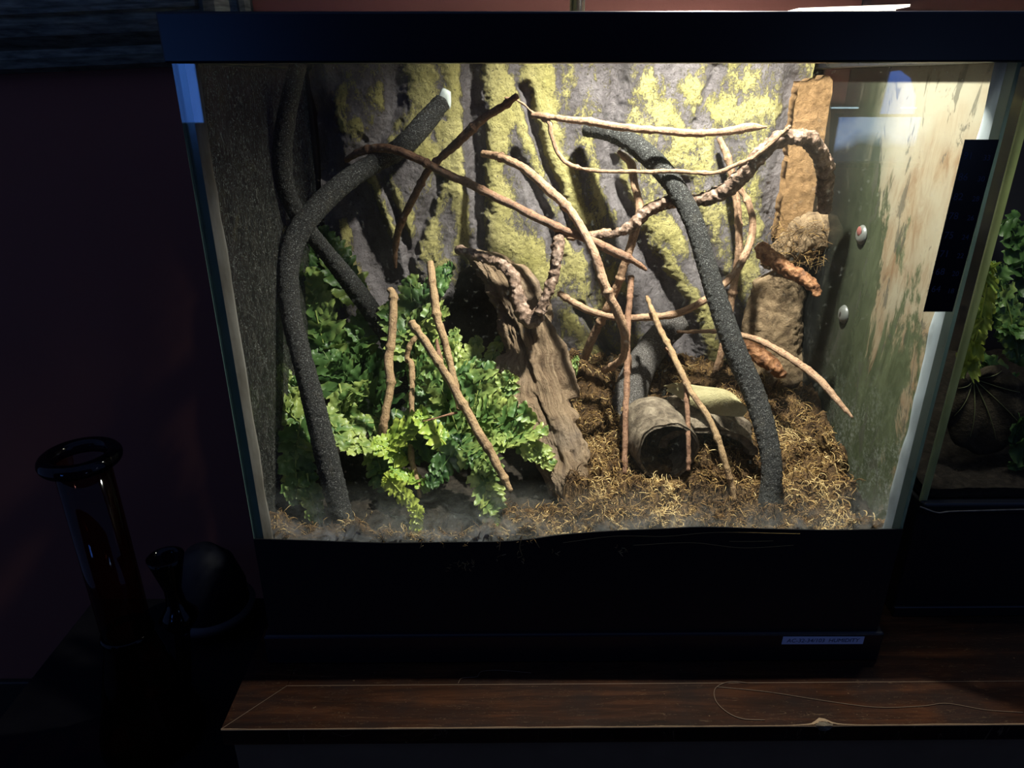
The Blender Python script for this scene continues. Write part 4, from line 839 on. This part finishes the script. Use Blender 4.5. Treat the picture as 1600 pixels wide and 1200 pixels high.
# ---------------------------------------------------------------- thermometer strip
def text(name, s, c, u_, v_, size, mat, parent):
    cu = bpy.data.curves.new('t', 'FONT'); cu.body = s; cu.size = size; cu.align_x = 'CENTER'; cu.align_y = 'CENTER'; cu.extrude = .00008; cu.resolution_u = 3
    tmp = bpy.data.objects.new('t', cu); COL.objects.link(tmp); bpy.context.view_layer.update()
    me = bpy.data.meshes.new_from_object(tmp.evaluated_get(bpy.context.evaluated_depsgraph_get())); bpy.data.objects.remove(tmp)
    n_ = np.cross(u_, v_); co = np.zeros(len(me.vertices)*3); me.vertices.foreach_get('co', co); co = co.reshape(-1, 3)
    co = c+co[:, :1]*u_+co[:, 1:2]*v_+co[:, 2:]*n_; me.vertices.foreach_set('co', co.ravel()); me.materials.clear(); me.materials.append(M[mat]); me.update()
    o = bpy.data.objects.new(name, me); COL.objects.link(o); o.parent = parent; o.matrix_parent_inverse = Matrix.Translation(-Vector(parent.location)); return o
a, b_, c, d = [P(x, y, -.001) for x, y in ((1508, 218), (1561, 218), (1488, 487), (1443, 487))]
st_ = empty('thermometer_strip', d, 'black stick-on thermometer strip with faint numbers on the front glass at the right', 'thermometer')
Q = np.array([a, b_, c, d]); Q[:, 1] = -.0004; Q2 = Q.copy(); Q2[:, 1] = -.0012
mk('strip', np.vstack([Q, Q2]), [(0, 1, 2, 3), (7, 6, 5, 4), (0, 4, 5, 1), (1, 5, 6, 2), (2, 6, 7, 3), (3, 7, 4, 0)], M['strip'], st_, smooth=False)
rows_ = [(244, '91', '33'), (277, '86', '30'), (308, '82', '28'), (338, '78', '26'), (368, '75', '24'), (397, '71', '22'), (425, '68', '20'), (452, '64', '18')]
for y, l_, r_ in rows_:
    xl_ = 1508-(y-218)*.2416; xr_ = 1561-(y-218)*.2714
    text('number', l_, P(xl_+11, y, -.00135), np.array([1., 0, 0]), np.array([0, 0, 1.]), .0095, 'digit', st_); text('number', r_, P(xr_-12, y+3, -.00135), np.array([1., 0, 0]), np.array([0, 0, 1.]), .007, 'digit', st_)
# sticker on the bottom trim
q = [P(x, y, -.0078) for x, y in ((1224, 995), (1351, 995), (1348, 1006), (1221, 1006.5))]; Q = np.array(q); Q[:, 1] = -.0074; Q2 = Q.copy(); Q2[:, 1] = -.0080
sk = empty('paper_sticker', Q[3], 'small white sticker with handwriting on the bottom trim of the terrarium', 'sticker')
mk('paper', np.vstack([Q, Q2]), [(0, 1, 2, 3), (7, 6, 5, 4), (0, 4, 5, 1), (1, 5, 6, 2), (2, 6, 7, 3), (3, 7, 4, 0)], M['sticker'], sk, smooth=False)
cc = Q.mean(0); cc[1] = -.0082; text('handwriting', 'AC-32-34/103  HUMIDITY', cc, np.array([1., 0, 0]), np.array([.12, 0, 1.]), .0082, 'ink', sk)

# bits of moss on the black strip
mb = MB()
for (x, y) in [(712, 880), (722, 877), (735, 880), (728, 886), (718, 884), (740, 883), (700, 886), (660, 848), (690, 850), (728, 850), (781, 852), (810, 848), (814, 860), (812, 868), (830, 845), (865, 865), (962, 860), (970, 862), (975, 855), (780, 870), (815, 878)]:
    for k in range(3):
        p = P(x+random.gauss(0, 3), y+random.gauss(0, 3), -.0022); d = np.array([random.gauss(0, 1), random.gauss(0, .1), random.gauss(0, 1.3)]); d /= np.linalg.norm(d)
        V, Fc, uv = tube_mesh([p, p+d*.002+np.array([random.gauss(0, .0006), 0, 0]), p+d*random.uniform(.0025, .006)], [.0003]*3, ns=4, step=.002); mb.add(V, Fc, a=random.uniform(.4, 1))
for pts in ([(815, 842), (812, 855), (816, 868)], [(835, 843), (843, 856)], [(782, 843), (780, 860)], [(1140, 846), (1180, 846), (1208, 845)], [(880, 848), (960, 838), (1040, 838), (1120, 832), (1250, 834)], [(990, 852), (1080, 848), (1160, 856), (1240, 852)], [(660, 843), (657, 856)]):
    V, Fc, uv = tube_mesh([P(a_, b_, -.0024) for a_, b_ in pts], [.00035]*len(pts), ns=4, step=.003); mb.add(V, Fc, a=.7)
tag(mb.build('moss_crumbs', M['moss'], smooth=True), 'crumbs and fibres of dry moss stuck to the black strip under the glass', 'moss crumbs', kind='stuff')

# ---------------------------------------------------------------- second terrarium at the right
Y2 = .085; c2 = P(1440, 780, Y2); X2 = c2[0]; Z2 = c2[2]; W2 = .46; D2 = .42; H2 = .62
t2 = empty('terrarium', (X2+W2/2, Y2+.2, TABLE), 'dimmer glass terrarium with lush green ferns at the far right', 'terrarium')
MB().box(X2-.004, X2+W2+.004, Y2-.006, Y2+D2+.004, TABLE, Z2).build('black_base', M['black_plastic'], t2, bevel=.003)
MB().box(X2-.006, X2+W2+.006, Y2-.012, Y2-.006, TABLE+.0, TABLE+.016).build('lower_lip', M['black_plastic'], t2, bevel=.002)
MB().box(X2-.002, X2+W2, Y2-.010, Y2+.004, Z2-.018, Z2-.0005).build('upper_lip', M['black_plastic'], t2, bevel=.004)
pane('front_pane', X2, X2+W2, Y2, Y2+.005, Z2, Z2+H2, 'y', t2, 'glass_edge_pale'); pane('side_pane', X2, X2+.006, Y2+.005, Y2+D2, Z2, Z2+H2, 'x', t2, 'glass_edge')
MB().box(X2, X2+W2, Y2+D2-.004, Y2+D2, Z2, Z2+H2).build('back_panel', M['black_paper'], t2); MB().box(X2+W2-.005, X2+W2, Y2+.005, Y2+D2-.004, Z2, Z2+H2).build('side_pane', M['glass'], t2)
MB().box(X2-.0035, X2+.0055, Y2-.003, Y2-.0004, Z2-.014, Z2+H2).build('silicone_seal', M['old_silicone'], t2)
V, Fc, uv = tube_mesh([P(1438, 792, Y2-.011), P(1465, 801, Y2-.011), P(1490, 799, Y2-.011), P(1600, 796, Y2-.011)], [.0011]*4, ns=6); mk('worn_lip_edge', V, Fc, M['beige_silicone'], t2)
MB().box(X2-.004, X2+W2+.004, Y2-.006, Y2+D2+.004, Z2+H2, Z2+H2+.03).build('top_rim', M['black_plastic'], t2)
nx, ny = 80, 60; X, Y = np.meshgrid(np.linspace(X2+.008, X2+W2-.008, nx), np.linspace(Y2+.007, Y2+D2-.01, ny), indexing='ij'); Z = Z2+.012+.10*(Y-Y2)+.008*fbm(np.stack([X, Y, X*0], -1), 40, 4, 5)
V = np.stack([X, Y, Z], -1).reshape(-1, 3); rim = [i*ny for i in range(nx)]+[(nx-1)*ny+j for j in range(1, ny)]+[i*ny+ny-1 for i in range(nx-2, -1, -1)]+[j for j in range(ny-2, 0, -1)]; k = len(V); nr = len(rim)
V = np.vstack([V, [[V[i][0], V[i][1], Z2+.001] for i in rim]]); tag(mk('soil', V, gridfaces(nx, ny)+[(rim[(i+1) % nr], rim[i], k+i, k+(i+1) % nr) for i in range(nr)], M['soil']), 'dark soil on the floor of the right terrarium', 'soil', kind='stuff')
plant('fern', 'dark glossy fern filling the upper part of the right terrarium', [
 ((1600, 640, .20), (1512, 555, .17), 44, 6, .30, K), ((1640, 600, .22), (1530, 470, .22), 40, 9, .22, K), ((1590, 560, .18), (1545, 400, .22), 34, 9, .42, K), ((1640, 560, .26), (1570, 330, .30), 50, 10, .18, K), ((1600, 760, .13), (1590, 640, .13), 30, 4, .16, K), ((1640, 520, .20), (1570, 520, .16), 40, 7, .25, UPF), ((1660, 640, .22), (1560, 600, .19), 44, 6, .2, UPF)],
 group=None, cat='fern', seed0=900)
plant('fern', 'narrow bright fern frond pressed against the left glass of the right terrarium', [((1506, 590, .12), (1548, 395, .14), 22, 8, .70, K)], 'fern_bright', group=None, seed0=930)
# round veined leaf
lc = P(1562, 650, .16); e = empty('begonia', on_ground(1570, 720), 'round veined dark brown leaf on a stalk in the right terrarium', 'leaf plant')
cen = P(1520, 591, .165); nv = 48; nr_ = 10; V = [cen]; 
out = [(1478, 660), (1490, 690), (1515, 705), (1540, 712), (1565, 700), (1595, 680), (1612, 640), (1600, 600), (1570, 575), (1545, 568), (1522, 584), (1500, 575), (1488, 600), (1480, 630)]
oc = catmull([P(x, y, .15-.0002*(y-640)) for x, y in out+out[:1]], nv+1)[:-1]
for r_ in range(1, nr_+1):
    f_ = r_/nr_
    for j in range(nv): V.append(cen*(1-f_)+oc[j]*f_+np.array([0, -.010*math.sin(f_*3.14)+.003*f_*math.sin(j*.9), .002*f_*math.sin(j*1.3)]))
M['begonia'] = bark_mat('dark brown leaf', (.045, .035, .022), (.075, .06, .04), (.02, .016, .010), 30); M['vein'] = simple('pale leaf vein', (.14, .15, .06), .6)
V = np.array(V); Fc = [(0, 1+j, 1+(j+1) % nv) for j in range(nv)]+[(1+(r_-1)*nv+j, 1+r_*nv+j, 1+r_*nv+(j+1) % nv, 1+(r_-1)*nv+(j+1) % nv) for r_ in range(1, nr_) for j in range(nv)]
o = mk('leaf_blade', V, Fc, M['begonia'], e); m = o.modifiers.new('s', 'SOLIDIFY'); m.thickness = .0008
mb = MB()
for j in range(0, nv, 6):
    pts = [V[0]]+[V[1+(r_-1)*nv+j] for r_ in range(2, nr_, 2)]; pts = [p+np.array([0, -.0009, 0]) for p in pts]; a_, b_, c_ = tube_mesh(pts, np.linspace(.0009, .0003, len(pts)), ns=5); mb.add(a_, b_)
mb.build('veins', M['vein'], o, smooth=True)
V, Fc, uv = tube_mesh([cen+np.array([0, .003, 0]), cen+np.array([.02, .05, -.05]), on_ground(1570, 720)*np.array([1, 1, 0])+np.array([0, .05, Z2+.03])], [.0016]*3, ns=6); mk('stalk', V, Fc, M['vein'], e)
l2 = empty('added_fill_lamp', (X2+.26, Y2+.16, Z2+H2+.06), 'added lamp body out of view above the right terrarium, for its fill light', 'lamp')
V, Fc = lathe([(.05, 0), (.05, .03), (.02, .06), (.0001, .06)], (X2+.26, Y2+.16, Z2+H2+.03)); mk('fill_housing', V, Fc, M['dark_metal'], l2)
ld = bpy.data.lights.new('side_fill_light', 'SPOT'); ld.energy = SIDE_W; ld.spot_size = 1.7; ld.spot_blend = .8; ld.shadow_soft_size = .03; ld.color = (1, .97, .85)
lo = bpy.data.objects.new('side_fill_light', ld); COL.objects.link(lo); lo.location = (X2+.10, Y2+.10, Z2+H2-.02); lo.parent = l2; lo.matrix_parent_inverse = Matrix.Translation(-Vector(l2.location))  # added spot inside the tank, brightens the left ferns and the seal

# ---------------------------------------------------------------- picture on the wall
pf = empty('picture_frame', (-.9, WALLY, .8), 'dark ornate picture frame hanging on the wall behind the terrarium at upper left', 'picture frame')
PYY = WALLY-.004
c0, c1 = P(0, 118, PYY-.03), P(400, 100, PYY-.03); dirx = (c1-c0); dirx[1] = 0; rl = np.linalg.norm(dirx); ux = dirx/rl; uz = np.array([-ux[2], 0, ux[0]])
corner = P(400, 97, PYY-.03); Wd, Hd, mw = 1.1, .8, .105
prof = [(0, 0), (0, .012), (.006, .020), (.014, .022), (.020, .014), (.032, .012), (.050, .026), (.066, .030), (.078, .016), (.082, .020), (.088, .020), (.092, .008), (.105, .006), (.105, 0)]  # inwards from outer edge, depth
O = [corner-ux*Wd, corner, corner+uz*Hd, corner-ux*Wd+uz*Hd]
ins = [ux+uz, -ux+uz, -ux-uz, ux-uz]
for i, nm in enumerate(('bottom_rail', 'side_rail', 'top_rail', 'side_rail')):
    j = (i+1) % 4; V = []
    for (c, dn) in ((O[i], ins[i]), (O[j], ins[j])):
        for (a_, dp) in prof: V.append(c+dn*a_+np.array([0, PYY-c[1]-dp, 0]))
    n_ = len(prof); mk(nm, V, [(k, k+1, k+1+n_, k+n_) for k in range(n_-1)]+[tuple(range(n_)), tuple(range(2*n_-1, n_-1, -1))], M['gilt'], pf, smooth=False)
i0 = [O[k]+ins[k]*.10 for k in range(4)]; V = [np.array([p[0], PYY-.005, p[2]]) for p in i0]+[np.array([p[0], PYY, p[2]]) for p in i0]
mk('canvas', V, [(0, 1, 2, 3), (7, 6, 5, 4), (0, 4, 5, 1), (1, 5, 6, 2), (2, 6, 7, 3), (3, 7, 4, 0)], M['canvas'], pf, smooth=False)

# ---------------------------------------------------------------- low side table, water pipe, pot
ST = -.20
a, b_ = PZ(35, 1080, ST), PZ(145, 935, ST); xs_ = (a[0]+b_[0])/2; yb = b_[1]
lt = empty('side_table', (xs_+.25, yb-.3, FLOOR), 'low dark side table left of the sideboard under the glass pipe', 'side table')
rx = xl-.012
MB().box(xs_, rx, yb-.62, yb, ST-.03, ST).build('table_top', M['dark_cloth'], lt, bevel=.003)
for x in (xs_+.01, rx-.05):
    for y in (yb-.60, yb-.05): MB().box(x, x+.04, y, y+.04, FLOOR, ST-.03).build('leg', M['dark_cloth'], lt, bevel=.003)
pc = PZ(240, 1150, ST); pc[2] = ST
tp_ = P(130, 716, pc[1]); hgt = tp_[2]-ST; s_ = scale_at(tp_); pc[0] = (pc[0]+tp_[0])/2
wp = empty('water_pipe', (pc[0], pc[1], ST), 'tall smoked glass water pipe with a thick ring mouth on the dark side table', 'water pipe')
R1 = 40*s_; rm = 56*s_
def tubeprof(pr, t=.0025): return pr+[(max(.0001, r-t), z) for r, z in reversed(pr)]
V, Fc = lathe(tubeprof([(.062, .0015), (.066, .01), (.064, .03), (R1*1.35, hgt*.30), (R1*1.02, hgt*.40), (R1*.95, hgt*.43), (R1, hgt*.46), (R1, hgt-.006)]), (pc[0], pc[1], ST), 48); mk('tube', V, Fc, M['amber'], wp)
V, Fc = lathe([(rm-.006+.009*math.cos(a), hgt+.009*math.sin(a)) for a in np.linspace(0, 2*math.pi, 17)], (pc[0], pc[1], ST), 48); mk('mouth_ring', V, Fc, M['smoke'], wp)
V, Fc = lathe([(R1+.003*math.cos(a), hgt*.42+.005*math.sin(a)) for a in np.linspace(0, 2*math.pi, 13)], (pc[0], pc[1], ST), 40); mk('joint_ring', V, Fc, M['smoke'], wp)
jb = P(285, 985, pc[1]-.02); jt = P(268, 895, pc[1]-.03)
V, Fc, uv = tube_mesh([(pc[0]+.03, pc[1], ST+.06), (pc[0]+.06, pc[1]-.01, ST+.10), jb], [.009]*3, ns=16); mk('side_arm', V, Fc, M['smoke'], wp)
hb = jt[2]-jb[2]
V, Fc = lathe(tubeprof([(.010, 0), (.017, .012), (.023, .022), (.017, .032), (.012, .040), (.010, .055), (.010, .065), (.019, hb+.008), (.021, hb+.016)], .003), tuple(jb), 32); mk('bowl', V, Fc, M['smoke'], wp)
bt = P(362, 1012, yb-.10); 
pt = empty('plant_pot', PZ(362, 1040, ST), 'dark rounded pot with a paler grey lip beside the left end of the terrarium', 'pot')
pcx = PZ(350, 1035, ST); pcx[1] = yb-.07; pcx[0] = P(345, 1010, pcx[1])[0]
htp = P(350, 855, pcx[1])[2]-ST
V, Fc = lathe([(.0001, .001), (.045, .001), (.058, .03), (.058, htp*.5), (.045, htp*.8), (.022, htp*.97), (.0001, htp)], (pcx[0], pcx[1], ST), 40); mk('body', V, Fc, M['pot'], pt)
V, Fc = lathe([(.056, .030), (.066, .034), (.068, .044), (.059, .048)], (pcx[0], pcx[1], ST), 40); mk('lip', V, Fc, M['pot_rim'], pt)
print('keys', X2, Z2, yf, xl, xs_, yb, pc, hgt, len(bpy.data.objects))
